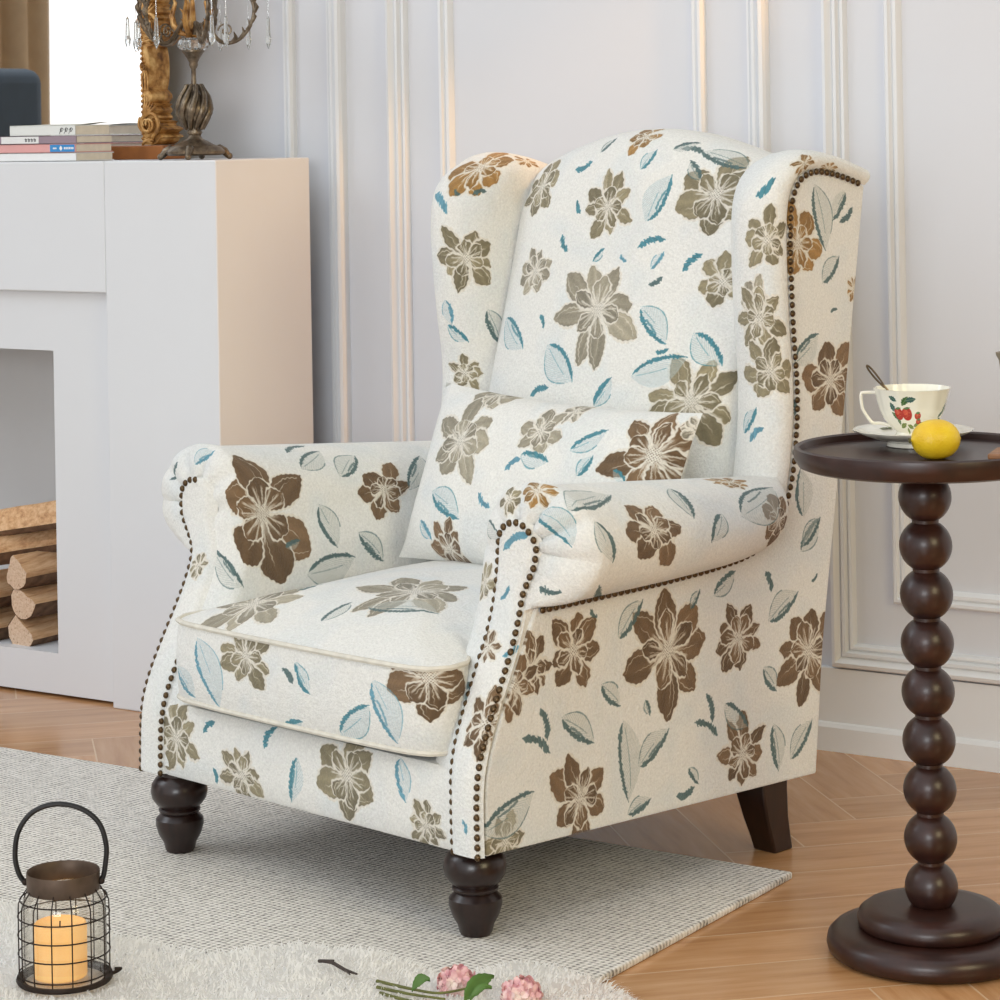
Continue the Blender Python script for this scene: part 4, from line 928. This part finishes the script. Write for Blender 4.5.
def scroll_arm(a):
    ca, sa = math.cos(a), math.sin(a)
    path = smooth_path([(.010, .240), (.022, .262), (.032, .248), (.050, .226), (.072, .224), (.092, .236), (.108, .262), (.112, .290), (.100, .318)], 36)
    mb = MB().tube([(r * ca, r * sa, z_) for r, z_ in path], [.0042 - .0012 * i / 35 for i in range(36)], 7)
    for k in range(6):                                    # little leaves along the outside of the curve
        r0, z0 = path[16 + 3 * k]
        mb.tube([(r0 * ca, r0 * sa, z0), ((r0 + .006) * ca, (r0 + .006) * sa, z0 + .010), ((r0 + .002) * ca, (r0 + .002) * sa, z0 + .020)], [.0048, .0042, .0008], 6)
    sp_ = [((.060 - .014 * (1 - f * .7) * math.cos(f * 7)) , .246 + .014 * (1 - f * .7) * math.sin(f * 7)) for f in np.linspace(0, 1, 24)]
    mb.tube([(r * ca, r * sa, z_) for r, z_ in sp_], .0018, 6)
    o = mb.build('scroll_arm', M_silver, CAN, loc=(0, 0, -.010))
    MB().lathe([(.006, 0), (.024, .004), (.041, .009), (.039, .010), (.010, .008), (.010, .03), (.012, .034)], (.100 * ca, .100 * sa, .318), 20).build('candle_cup', M_silver, o)
    MB().lathe([(.008, 0), (.008, .10), (.006, .103)], (.100 * ca, .100 * sa, .350), 14).build('candle', plain('candle_wax', (238, 232, 216), .6), o)
    for q in (-1, 1):
        x_, y_ = (.138 * ca, .138 * sa) if q > 0 else (.100 * ca - .036 * sa, .100 * sa + .036 * ca)
        mb = MB().tube([(x_, y_, .325), (x_, y_, .270)], .0006, 5)
        rows = []
        for r, zz in ((.0004, .271), (.0032, .266), (.0044, .236), (.0064, .229), (.0050, .222), (.0003, .211)): rows.append([(x_ + r * math.cos(2 * PI * k / 6), y_ + r * math.sin(2 * PI * k / 6), zz) for k in range(6)])
        mb.grid(rows, close_u=True); mb.build('crystal_drop', M_crys, o, smooth=False)
for k in range(5): scroll_arm(YAW + .05 + k * 2 * PI / 5)
for k in range(5):                                       # gilt acanthus leaves around the hub
    a = YAW + .05 + (k + .5) * 2 * PI / 5; ca, sa = math.cos(a), math.sin(a)
    pts = [(r * ca, r * sa, z_) for r, z_ in ((.008, .238), (.022, .243), (.034, .256), (.038, .275), (.031, .298), (.038, .312))]
    mb = MB().tube(pts, [.003, .0055, .006, .005, .0035, .0008], 7)
    for q in (-1, 1):
        for i in (1, 2, 3): mb.tube([pts[i], (pts[i][0] - q * sa * .010, pts[i][1] + q * ca * .010, pts[i][2] + .012)], [.003, .0006], 6)
    mb.build('acanthus_leaf', M_gilt, CAN, loc=(0, 0, -.010))

# ------------------------------------------------------------------ seen in the mirror: curtain and dark armchair before the window
def mirrored(u, v, x):
    """where the mirror's view at (u, v) meets the plane at x in the room"""
    p = hit(u, v, (0, MY + .022, 0), (0, 1, 0)); d = p - Vector((0, 0, EYE)); d.y = -d.y
    return p + d * ((x - p.x) / d.x)
cy = mirrored(55, 90, WX + .14).y
print('curtain edge y', cy, 'glass corner', mirrored(140, 90, WX).y, mirrored(0, 60, WX).y)
M_curt = plain('beige_curtain', (190, 168, 138), .9, 0, .05, 20, .2, 300)
def curtain(y0, y1, label):
    t = thing('curtain', label, 'curtain', (WX + .12, (y0 + y1) / 2, .02))
    rows = []
    for z_ in np.linspace(0, 2.7, 12):
        rows.append([(.035 * math.sin(yy * 52) + .012 * math.sin(yy * 23 + z_), yy, z_) for yy in np.linspace(y0, y1, 120) - (y0 + y1) / 2])
    o = MB().grid(rows).build('drape', M_curt, t, angle=0); o.modifiers.new('t', 'SOLIDIFY').thickness = .003
    MB().box(-.05, .05, (y0 - y1) / 2, (y1 - y0) / 2, 2.69, 2.72).build('heading_tape', M_curt, t, smooth=False)
curtain(cy, cy + .75, 'beige pleated curtain beside the window, reflected at the mirror\'s left')
M_blue = plain('dark_blue_velvet', (50, 62, 74), .75, 0, .08, 20, .2, 300)
ax = -5.35; ac = mirrored(32, 69, ax)
ARMC = thing('armchair', 'dark blue upholstered armchair before the window, its back reflected in the mirror', 'armchair', (ax, ac.y + .36, 0))
ah = ac.z
MB().box(-.06, .06, -.36, .36, .35, ah).build('backrest', M_blue, ARMC, bevel=.045, seg=4)
MB().box(-.66, -.065, -.27, .27, .25, .46).build('seat', M_blue, ARMC, bevel=.04, seg=4)
for s in (1, -1): MB().box(-.66, -.065, s * .32 - .05, s * .32 + .05, .2, .62).build('armrest', M_blue, ARMC, bevel=.04, seg=4)
for a in (-.6, -.02):
    for s in (1, -1): MB().lathe([(.015, 0), (.024, .22), (.024, .36)], (a, s * .3, 0), 14).build('leg', M_legs, ARMC)
print('armchair height', ah, ac)
# ------------------------------------------------------------------ beaded side table
M_wal = wood('dark_walnut', (33, 15, 11), (56, 28, 20), .38, (14, 14, 14), .04, .12)
tb = on_floor(932.5, 953); TX, TY = tb.x, tb.y
TAB = thing('side_table', 'round dark walnut side table on a column of stacked balls', 'table', (TX, TY, 0))
MB().lathe([(.126, .002), (.131, .006), (.133, .014), (.131, .024), (.124, .031), (.112, .034), (.09, .034)], n=64).build('base_disc', M_wal, TAB, angle=50)
MB().lathe([(.088, .033), (.093, .038), (.094, .046), (.091, .054), (.083, .060), (.070, .0615), (.02, .0615)], n=64).build('stepped_disc', M_wal, TAB, angle=50)
zb0 = EYE - (886.5 - 122.7) / 2600 * 3.287; zb1 = EYE - (496.5 - 122.7) / 2600 * 3.287
for k in range(9):
    MB().ball((0, 0, lerp(zb0, zb1, k / 8)), .0335, 32, 20).build('ball', M_wal, TAB, angle=0)
mb = MB()
mb.lathe([(.017, .058), (.017, zb1 + .03)], (0, 0, 0), 20).build('spindle', M_wal, TAB)
ZT = .632
TT = MB().lathe([(.03, zb1 + .022), (.150, ZT - .018), (.158, ZT - .015), (.1635, ZT - .006), (.1645, ZT + .002), (.1635, ZT + .0085), (.160, ZT + .0105), (.1565, ZT + .0085), (.154, ZT + .001), (.150, ZT), (.08, ZT), (.002, ZT)], n=96).build('tabletop', M_wal, TAB, angle=35)
# ------------------------------------------------------------------ saucer, cup, spoon, lemon
def glaze(name, im=None, col=(240, 236, 222)):
    m, nt, b = new_mat(name); b.inputs['Roughness'].default_value = .12; b.inputs['Coat Weight'].default_value = .3
    if im:
        t = nt.nodes.new('ShaderNodeTexImage'); t.image = im; t.extension = 'EXTEND'
        uv = nt.nodes.new('ShaderNodeUVMap'); uv.uv_map = 'UVMap'; nt.links.new(uv.outputs['UV'], t.inputs['Vector']); nt.links.new(t.outputs['Color'], b.inputs['Base Color'])
    else:
        nz = noise(nt, 6, 2, coords(nt)); nt.links.new(ramp(nt, nz.outputs['Fac'], [(.3, srgb(*[c - 5 for c in col])), (.7, srgb(*col))]), b.inputs['Base Color'])
    return m
M_por = glaze('cream_porcelain')
class Paint(Cloth):
    def __init__(s, W, H, base): s.W, s.H = W, H; s.img = np.empty((H, W, 3)); s.img[:] = base; s.yy, s.xx = np.mgrid[0:H, 0:W].astype(float)
    def blob(s, cx_, cy_, rx_, ry_, col, rot=0, pw=2, soft=1.5):
        dx, dy = s.xx - cx_, s.yy - cy_; c, q = math.cos(rot), math.sin(rot); a, b_ = (dx * c + dy * q) / rx_, (-dx * q + dy * c) / ry_
        d = 1 - (np.abs(a) ** pw + np.abs(b_) ** pw) ** (1 / pw); s.put((slice(0, s.H), slice(0, s.W)), sstep(0, soft / min(rx_, ry_), d), col)
    def leafp(s, cx_, cy_, L, w, rot, col):
        dx, dy = s.xx - cx_, s.yy - cy_; c, q = math.cos(rot), math.sin(rot); t = (dx * c + dy * q) / L + .5; o = -dx * q + dy * c
        d = np.where((t < 0) | (t > 1), -1, w * np.sin(PI * np.clip(t, 0, 1)) * (1 + .15 * np.sin(t * 30)) - np.abs(o)); S = (slice(0, s.H), slice(0, s.W))
        s.put(S, sstep(0, 1.5, d), col); s.put(S, sstep(1.4, .4, np.abs(o)) * (d > 0) * .6, (196, 206, 150))
pc_ = Paint(900, 260, (240, 237, 222))
def berry_sprig(px_, flip=1):
    G1, G2, G3 = (70, 104, 62), (112, 130, 66), (62, 96, 92)
    for dx, dy, L, w, a, c in ((0, 75, 60, 16, 1.0, G1), (28, 82, 56, 15, .2, G3), (-70, 40, 58, 14, 2.0, G3), (-62, 85, 50, 13, 2.6, G3), (-62, -5, 60, 13, 2.3, G1), (-25, -55, 58, 13, .5, G2), (25, -60, 50, 12, 2.7, G2), (62, -50, 46, 11, .4, G2), (-45, -30, 50, 11, 1.5, G1), (5, -85, 44, 10, 1.7, G2), (92, -45, 40, 9, 2.4, G1)):
        pc_.leafp(px_ + dx * flip, 130 + dy, L, w, a, c)
    for dx, dy, rx_, ry_ in ((-38, 8, 25, 33), (8, 8, 27, 35), (66, -2, 18, 19), (72, -32, 15, 14)):
        pc_.blob(px_ + dx * flip, 130 + dy, rx_, ry_, (178, 44, 32), .15, 2.2); pc_.blob(px_ + (dx - 6) * flip, 130 + dy + 8, rx_ * .5, ry_ * .45, (206, 74, 52), .1)
        for k in range(9): pc_.blob(px_ + dx * flip + rx_ * .62 * math.cos(k * 2.4) * math.sqrt(k / 9), 130 + dy + ry_ * .62 * math.sin(k * 2.4) * math.sqrt(k / 9), 2, 2.6, (236, 190, 120))
        pc_.leafp(px_ + dx * flip, 130 + dy + ry_ * .85, rx_ * 1.5, 7, .2, G1)
berry_sprig(385); 
for dx, dy, L, w, a, c in ((0, 30, 60, 12, 1.2, (62, 90, 66)), (-16, 0, 52, 11, .8, (70, 100, 90)), (-6, -35, 54, 11, 2.4, (62, 90, 66)), (20, 50, 40, 9, 2.0, (70, 100, 90)), (-34, -55, 44, 10, .4, (110, 128, 66))): pc_.leafp(628 + dx, 130 + dy, L, w, a, c)
im_cup = pc_.image('painted_strawberries')
sc_ = on_floor(913, 446, ZT); 
cupx, cupy = sc_.x, sc_.y
SAU = thing('saucer', 'scalloped cream saucer with painted leaves under the teacup', 'saucer', (cupx, cupy, ZT))
wav = lambda a, r, z: 1 + .028 * (abs(math.cos(6 * a)) - .6) * sm((r - .035) / .04)
MB().lathe([(.030, .0005), (.034, .001), (.034, .006), (.048, .010), (.066, .016), (.076, .0205), (.0775, .0222), (.075, .0228), (.060, .0165), (.044, .011), (.032, .0085), (.002, .0080)], n=96, fn=wav).build('dish', M_por, SAU, angle=50)
mb = MB()
for a, r in ((3.9, .058), (4.25, .062), (.1, .064), (5.9, .060), (2.6, .06), (1.3, .06)):
    for k in range(3):
        aa = a + .09 * (k - 1); c_ = Vector((r * math.cos(aa), r * math.sin(aa), .0178)); t_ = Vector((math.cos(aa + k * 2.1), math.sin(aa + k * 2.1), .1)) * .006; n_ = Vector((-t_.y, t_.x, 0)) * .5
        mb.add([c_ - t_, c_ + n_, c_ + t_, c_ - n_, c_ + Vector((0, 0, .001))], [(0, 1, 4), (1, 2, 4), (2, 3, 4), (3, 0, 4)])
mb.build('painted_leaves', plain('leaf_green_glaze', (108, 120, 70), .2), SAU, smooth=False)
CUP = thing('teacup', 'cream fluted teacup painted with red strawberries on the saucer', 'cup', (cupx, cupy, ZT + .0092), YAW)
CK, CZ = 1.09, 1.32
prof = [(r_ * CK, z_ * CZ) for r_, z_ in [(.021, 0), (.023, .0012), (.020, .005), (.0185, .0075), (.024, .011), (.033, .020), (.0385, .030), (.0415, .040), (.0445, .0485), (.0455, .0505), (.0440, .0505), (.0400, .040), (.0368, .030), (.031, .0205), (.022, .0125), (.001, .010)]]
mb = MB(); rows, uvs = [], []; NN = 96
for r, z_ in prof:
    rr, uu = [], []
    for k in range(NN + 1):
        a = -PI / 2 - PI + 2 * PI * k / NN; fl = 1 + .014 * math.cos(12 * a) * sm((z_ - .008) / .02) * (1 if r > .02 else 0)
        rr.append((r * fl * math.cos(a), r * fl * math.sin(a), z_)); uu.append((k / NN, -.02 + z_ / .066 if prof.index((r, z_)) < 10 else 1.0))
    rows.append(rr); uvs.append(uu)
mb.grid(rows, uvs)
for i in range(len(mb.uv)): mb.uv[i] = [(min(1, max(0, .5 + (u - .5) * 1.2)), v_) for u, v_ in mb.uv[i]]
mb.build('bowl', glaze('painted_porcelain', im_cup), CUP, angle=60)
hp = [(-.0425, .036), (-.0455, .0445), (-.0475, .0462), (-.064, .0462), (-.0665, .0445), (-.0655, .034), (-.063, .028), (-.054, .018), (-.050, .0162), (-.040, .0160), (-.030, .0135)]
MB().tube([(x_, 0, z_ * CZ) for x_, z_ in smooth_path(hp, 30)], .0021, 8).build('handle', M_por, CUP)
M_steel = plain('tarnished_spoon', (122, 108, 90), .28, .9, .1, 40)
SPN = thing('teaspoon', 'small tarnished teaspoon leaning in the teacup', 'spoon', (cupx, cupy, ZT + .018), YAW)
mb = MB(); sp0 = Vector((.006, .004, .004)); sp1 = Vector((-.057, .008, .084)); dd = (sp1 - sp0)
cen_ = [sp0 + dd * f + Vector((0, 0, .004 * math.sin(f * PI))) for f in np.linspace(0, 1, 16)]
mb.tube(cen_[:11], .0014, 8)
up_ = dd.normalized().cross(Vector((0, 1, 0))).normalized(); lop = []
for k in range(28):
    a = 2 * PI * k / 28; f = .80 + .20 * math.cos(a) * -1; lop.append(sp0 + dd * (.82 + .18 * math.cos(a)) + Vector((0, 0, .0025)) + up_ * (.0021 * math.sin(a)) * (1 + .3 * math.cos(a)))
mb.tube(lop, .0013, 7, closed=True); mb.build('handle', M_steel, SPN)
MB().ball(tuple(sp0), .010, 16, 8, (1.2, .8, .25)).build('spoon_bowl', M_steel, SPN)
m, nt, b = new_mat('lemon_peel'); vv = coords(nt); nz = noise(nt, 30, 3, vv); vo = nt.nodes.new('ShaderNodeTexVoronoi'); vo.inputs['Scale'].default_value = 420; nt.links.new(vv, vo.inputs['Vector'])
nt.links.new(ramp(nt, nz.outputs['Fac'], [(.3, srgb(222, 178, 20)), (.7, srgb(240, 206, 48))]), b.inputs['Base Color']); b.inputs['Roughness'].default_value = .38; bump(nt, b, vo.outputs['Distance'], .35, .001); M_lem = m
lp = on_floor(936, 459, ZT)
LEM = thing('lemon', 'yellow lemon lying on the side table in front of the teacup', 'lemon', (lp.x, lp.y, ZT + .0245), YAW + .25)
rows = []
for i in range(25):
    f = i / 24; x_ = lerp(-.0345, .0335, f); r = .0248 * max(0, 1 - abs((x_) / .0315) ** 2.4) ** .55 if abs(x_) < .0315 else 0
    r = max(r, .0055 * (1 - max(0, abs(x_) - .028) / .007) if abs(x_) > .027 else 0, .0004)
    rows.append([(x_, r * math.cos(2 * PI * k / 32), r * math.sin(2 * PI * k / 32)) for k in range(32)])
MB().grid(rows, close_u=True).build('fruit', M_lem, LEM, angle=0)
MB().lathe([(.0035, 0), (.003, .001), (.001, .0018)], (0, 0, 0), 10).build('stem_end', plain('lemon_stem', (92, 84, 40), .8), LEM, loc=(-.0345, 0, 0)).rotation_euler = (0, -PI / 2, 0)
# wooden board and little jug at the table's right (only their tips are in the photo)
bp = on_floor(996, 451, ZT + .003)
BRD = tag(MB().box(0, .078, -.066, .006, 0, .007).build('serving_board', wood('board_wood', (122, 80, 50), (168, 120, 80), .5, (6, 40, 40)), smooth=False, bevel=.002), 'small wooden board at the right edge of the side table', 'board')
BRD.location = (bp.x, bp.y, ZT + .0004); BRD.rotation_euler = (0, 0, YAW - .35)
JP = on_floor(993, 450, ZT)
jg = hit(995, 352, (JP.x + .062 * F_.x, JP.y + .062 * F_.y, 0), F_)                # a little behind the board
JUG = thing('milk_jug', 'small jug with a dark pointed spout, just showing at the right edge above the table', 'jug', (jg.x + .036 * R_.x, jg.y + .036 * R_.y, ZT + .0008), YAW)
jh = jg.z - ZT - .0008
M_jug = plain('jug_metal', (150, 140, 124), .3, .7, .1, 40)
MB().lathe([(.018, 0), (.021, .003), (.026, .03), (.0275, .055), (.0235, jh - .025), (.0245, jh - .004), (.025, jh), (.023, jh), (.022, jh - .01), (.025, .055), (.021, .01), (.001, .006)], n=40, fn=lambda a, r, z: 1 + (.42 * max(0, math.cos(a - PI)) ** 10 if z > jh - .02 else 0)).build('body', M_jug, JUG, angle=60)
MB().tube([(.0235, 0, jh - .02), (.042, 0, jh - .025), (.046, 0, jh - .05), (.026, 0, .035)], .003, 8).build('handle', M_jug, JUG)
# ------------------------------------------------------------------ wire lantern with a glowing candle
lc = on_floor(65, 983, .030); LX, LY = lc.x, lc.y; LZ = .0335
M_iron = plain('rusty_black_iron', (48, 38, 32), .6, .6, .3, 60)
M_zinc = plain('aged_zinc_band', (92, 76, 64), .5, .6, .25, 45)
m, nt, b = new_mat('jar_glass'); nt.nodes.remove(b); out = nt.nodes['Material Output']
tr = nt.nodes.new('ShaderNodeBsdfTransparent'); tr.inputs['Color'].default_value = (.96, .95, .93, 1); gl = nt.nodes.new('ShaderNodeBsdfGlossy'); gl.inputs['Roughness'].default_value = .05
lw = nt.nodes.new('ShaderNodeLayerWeight'); lw.inputs['Blend'].default_value = .12; fr = (X(nt, lw.outputs['Facing']) * .55 + .02).k.node; mxs = nt.nodes.new('ShaderNodeMixShader')
nt.links.new(fr.outputs[0], mxs.inputs[0]); nt.links.new(tr.outputs[0], mxs.inputs[1]); nt.links.new(gl.outputs[0], mxs.inputs[2]); nt.links.new(mxs.outputs[0], out.inputs['Surface']); M_jar = m
LAN = thing('lantern', 'round wire lantern with glass jar and black ring handle on the sheepskin', 'lantern', (LX, LY, LZ), YAW); LAN.scale = (1.01, 1.01, 1.01)
MB().lathe([(.050, 0), (.056, .001), (.0575, .004), (.0565, .0075), (.050, .006), (.047, .004), (.047, .001), (.050, 0)], n=48, cap=False).tube([(.056, .004, .006), (.0625, .008, .008), (.066, .006, .011), (.060, .002, .012)], .0022, 7).build('base_tray', M_iron, LAN, angle=50)
cage = [(.0525, .006), (.0535, .02), (.0535, .085), (.052, .097), (.046, .107), (.0425, .112)]
cs = smooth_path(cage, 22)
for k in range(14):
    a = 2 * PI * k / 14 + .12
    MB().tube([(r * math.cos(a), r * math.sin(a), z_) for r, z_ in cs], .00085, 6).build('rib_wire', M_iron, LAN)
for zz in (.012, .036, .058, .080, .0995):
    r = float(np.interp(zz, [q[1] for q in cs], [q[0] for q in cs])) + .0006
    MB().tube([(r * math.cos(a), r * math.sin(a), zz) for a in np.linspace(0, 2 * PI, 49)[:-1]], .0009, 6, closed=True).build('hoop_wire', M_iron, LAN)
MB().lathe([(.0425, .108), (.0432, .110), (.0436, .130), (.0430, .1315), (.0418, .130), (.0412, .110), (.0425, .108)], n=56, cap=False).build('neck_band', M_zinc, LAN, angle=50)
MB().lathe([(.001, .0062), (.046, .0062), (.049, .0085), (.0505, .02), (.0505, .085), (.049, .096), (.043, .105), (.0405, .110), (.0395, .110), (.042, .1045), (.048, .095), (.0494, .085), (.0494, .02)], n=48, cap=False).build('glass_jar', M_jar, LAN)
hc = [( -.0445, .116), (-.053, .128), (-.0575, .150), (-.053, .178), (-.036, .200), (-.008, .209), (.022, .203), (.043, .186), (.0515, .160), (.0505, .138), (.0475, .122), (.0445, .119)]
MB().tube([(x_, .006 * (z_ - .11) / .1, z_) for x_, z_ in smooth_path(hc, 60)], .0032, 9).build('handle', plain('black_handle', (30, 28, 28), .45, .3), LAN)
for s in (1, -1): MB().ball((s * .0455, 0, .118), .0042, 10, 7).build('pivot', M_iron, LAN)
CND = thing('pillar_candle', 'glowing ivory pillar candle inside the wire lantern', 'candle', (LX - .005 * R_.x, LY - .005 * R_.y, LZ + .0066))
m, nt, b = new_mat('glowing_wax'); b.inputs['Base Color'].default_value = srgb(244, 196, 128); b.inputs['Roughness'].default_value = .5
nz = noise(nt, 18, 3, coords(nt)); nt.links.new(ramp(nt, nz.outputs['Fac'], [(.3, srgb(250, 178, 92)), (.7, srgb(255, 206, 136))]), b.inputs['Emission Color']); b.inputs['Emission Strength'].default_value = .42; M_wax = m
MB().lathe([(.0315, 0), (.032, .002), (.032, .057), (.031, .063), (.029, .064), (.026, .059), (.002, .057)], n=48, fn=lambda a, r, z: 1 + .015 * math.sin(3 * a) * (z > .05)).build('wax', M_wax, CND, angle=60)
MB().tube([(0, 0, .056), (.0005, 0, .065)], .0009, 6).build('wick', M_iron, CND)
# ------------------------------------------------------------------ twig and hydrangea sprigs on the sheepskin
M_twig = plain('dark_twig', (62, 52, 46), .8, 0, .2, 80)
def on_fur(u, v, z=.040): return on_floor(u, v, z - .009)
A_, B_ = on_fur(319, 961, .046), on_fur(357, 974, .046)
mb = MB(); pts = [A_, A_.lerp(B_, .35) + Vector((0, 0, .004)), A_.lerp(B_, .7), B_]
mb.tube(pts, [.0014, .0024, .0022, .0012], 7); mb.tube([pts[2], pts[2] + (B_ - A_) * .18 + Vector((.004, -.010, .001))], [.0016, .0008], 6); mb.tube([pts[0], pts[1] + Vector((0, .003, .001))], [.0024, .0016], 6)
tag(mb.build('twig', M_twig), 'short dark forked twig lying on the sheepskin', 'twig')
M_stem = plain('flower_stem', (98, 100, 48), .7, 0, .25, 60); M_leaf = plain('hydrangea_leaf', (76, 112, 40), .5, 0, .15, 40)
m, nt, b = new_mat('pink_petals'); nz = noise(nt, 60, 3, coords(nt)); nt.links.new(ramp(nt, nz.outputs['Fac'], [(.3, srgb(200, 132, 142)), (.48, srgb(230, 184, 182)), (.68, srgb(242, 226, 212))]), b.inputs['Base Color']); b.inputs['Roughness'].default_value = .7; M_pet = m
def bloom(t, base, c_, r, n, seed):
    rs = random.Random(seed); mb = MB()
    for k in range(n):
        th = math.acos(1 - 1.5 * (k + .5) / n); ph = k * 2.39996
        d = Vector((math.sin(th) * math.cos(ph), math.sin(th) * math.sin(ph), math.cos(th) * .75)); p = c_ + d * r * rs.uniform(.85, 1.08); d.normalize()
        a = d.orthogonal().normalized(); b2 = d.cross(a); rot = rs.random() * 3
        for q in range(4):
            an = rot + q * PI / 2; e = a * math.cos(an) + b2 * math.sin(an); s2 = d.cross(e); L = rs.uniform(.0082, .0112)
            P = [p, p + e * L * .45 + s2 * L * .42 + d * .0012, p + e * L + s2 * L * .22 + d * .003, p + e * L - s2 * L * .22 + d * .003, p + e * L * .45 - s2 * L * .42 + d * .0012]
            mb.add([x_ - base for x_ in P], [(0, 1, 2, 3, 4)])
        mb.ball(tuple(p - base + d * .001), .0014, 6, 4)
    mb.build('blossom', M_pet, t, smooth=True, angle=0, recalc=False)
def sprig(label, stem_px, bc, r, seed, leaves, z=.048):
    c_ = on_fur(bc[0], bc[1], z); base = Vector((c_.x, c_.y, .030)); t = thing('flower_sprig', label, 'flower', base)
    for pts in stem_px:
        P = [on_fur(u, v, zz) - base for u, v, zz in pts]; P = [Vector(p) for p in smooth_path(P, 24)]
        MB().tube(P, [.0021 - .0008 * i / 23 for i in range(24)], 7).build('stem', M_stem, t)
    bloom(t, base, c_, r, 34, seed)
    for (u0, v0), (u1, v1), w in leaves:
        p0, p1 = on_fur(u0, v0, .050) - base, on_fur(u1, v1, .062) - base; L = (p1 - p0); s2 = L.cross(Vector((.55, -.84, .4))).normalized()
        rows = []
        for i in range(15):
            f = i / 14; ww = w * math.sin(PI * min(1, f ** .8)) ** .9 * (1 + .10 * math.cos(i * 2.9)); rows.append([p0 + L * f + s2 * (ww * q) + Vector((0, 0, .004 * abs(q) + .006 * math.sin(f * 3))) for q in (-1, -.5, 0, .5, 1)])
        o = MB().grid(rows).build('leaf', M_leaf, t, angle=0); o.modifiers.new('t', 'SOLIDIFY').thickness = .0006
sprig('pink hydrangea sprig with a large green leaf, the left of the two on the sheepskin', [[(377, 981, .043), (412, 989, .046), (440, 993, .05), (468, 988, .05)], [(377, 987, .043), (410, 994, .044), (445, 999, .045)]], (457, 983), .021, 5, [((464, 1003), (494, 979), .010), ((412, 992), (430, 982), .006)])
sprig('pink hydrangea sprig lying at the right of the leafy one', [[(380, 993, .042), (420, 1003, .044), (470, 1008, .046), (515, 1003, .048)]], (522, 995), .021, 9, [((470, 1002), (492, 990), .004)])
# ------------------------------------------------------------------ light
W = bpy.data.worlds.new('world'); bpy.context.scene.world = W; W.use_nodes = True
wt = W.node_tree; bg = wt.nodes['Background']; bg.inputs['Strength'].default_value = 1.10
tc = wt.nodes.new('ShaderNodeTexCoord'); sp = wt.nodes.new('ShaderNodeSeparateXYZ'); wt.links.new(tc.outputs['Generated'], sp.inputs[0])
wt.links.new(ramp(wt, (X(wt, sp.outputs[0]) * .5 + .5).k, [(.2, (.985, 1.005, 1.03, 1)), (.62, (.985, 1.005, 1.03, 1)), (.80, (.12, .09, .06, 1))]), bg.inputs['Color'])
def area(name, loc, target, size, power, col, size_y=None, spread=180):
    l = bpy.data.lights.new(name, 'AREA'); l.energy = power; l.color = col; l.size = size
    if size_y: l.shape = 'RECTANGLE'; l.size_y = size_y
    l.spread = math.radians(spread)
    o = bpy.data.objects.new(name, l); C.objects.link(o); o.location = loc
    o.rotation_euler = (Vector(target) - Vector(loc)).to_track_quat('-Z', 'Y').to_euler(); return o
area('daylight_window', (-5.4, 1.2, 3.0), (-2.2, 3.3, .4), 1.2, 26, (.80, .90, 1.0), 1.8)
area('front_fill', (.2, -2.6, 1.7), (-1.5, 3.9, .3), 2.0, 102, (.93, .97, 1.0), 1.6)  # added fill lamp behind the camera, lifts the right wall and front faces
area('warm_lamp', (1.5, 1.6, 1.7), (-1.6, 3.5, .2), 1.2, 36, (1.0, .86, .53), 1.2)
sl = bpy.data.lights.new('fireplace_fill_spot', 'SPOT'); sl.energy = 72; sl.color = (1.0, .47, .07); sl.spot_size = math.radians(21); sl.spot_blend = .5; sl.shadow_soft_size = .05  # added unseen spot that warms the fireplace's right side, no fixture there
so = bpy.data.objects.new('fireplace_fill_spot', sl); C.objects.link(so); so.location = (-1.05, 3.76, 2.1)
so.rotation_euler = (Vector((-2.961, 3.75, .66)) - so.location).to_track_quat('-Z', 'Y').to_euler()
# daylight outside the window pane behind the sheer
m, nt, b = new_mat('bright_sheer'); b.inputs['Emission Color'].default_value = (.97, .99, 1, 1); b.inputs['Emission Strength'].default_value = 1.0; b.inputs['Base Color'].default_value = (.9, .9, .9, 1)
struct(MB().box(WX - .076, WX - .072, wy0, wy1, wz0, wz1).build('window_2', m, smooth=False))
vs = bpy.context.scene.view_settings
vs.view_transform = 'Standard'; vs.look = 'None'; vs.gamma = 1; vs.use_curve_mapping = False; vs.exposure = 0.0
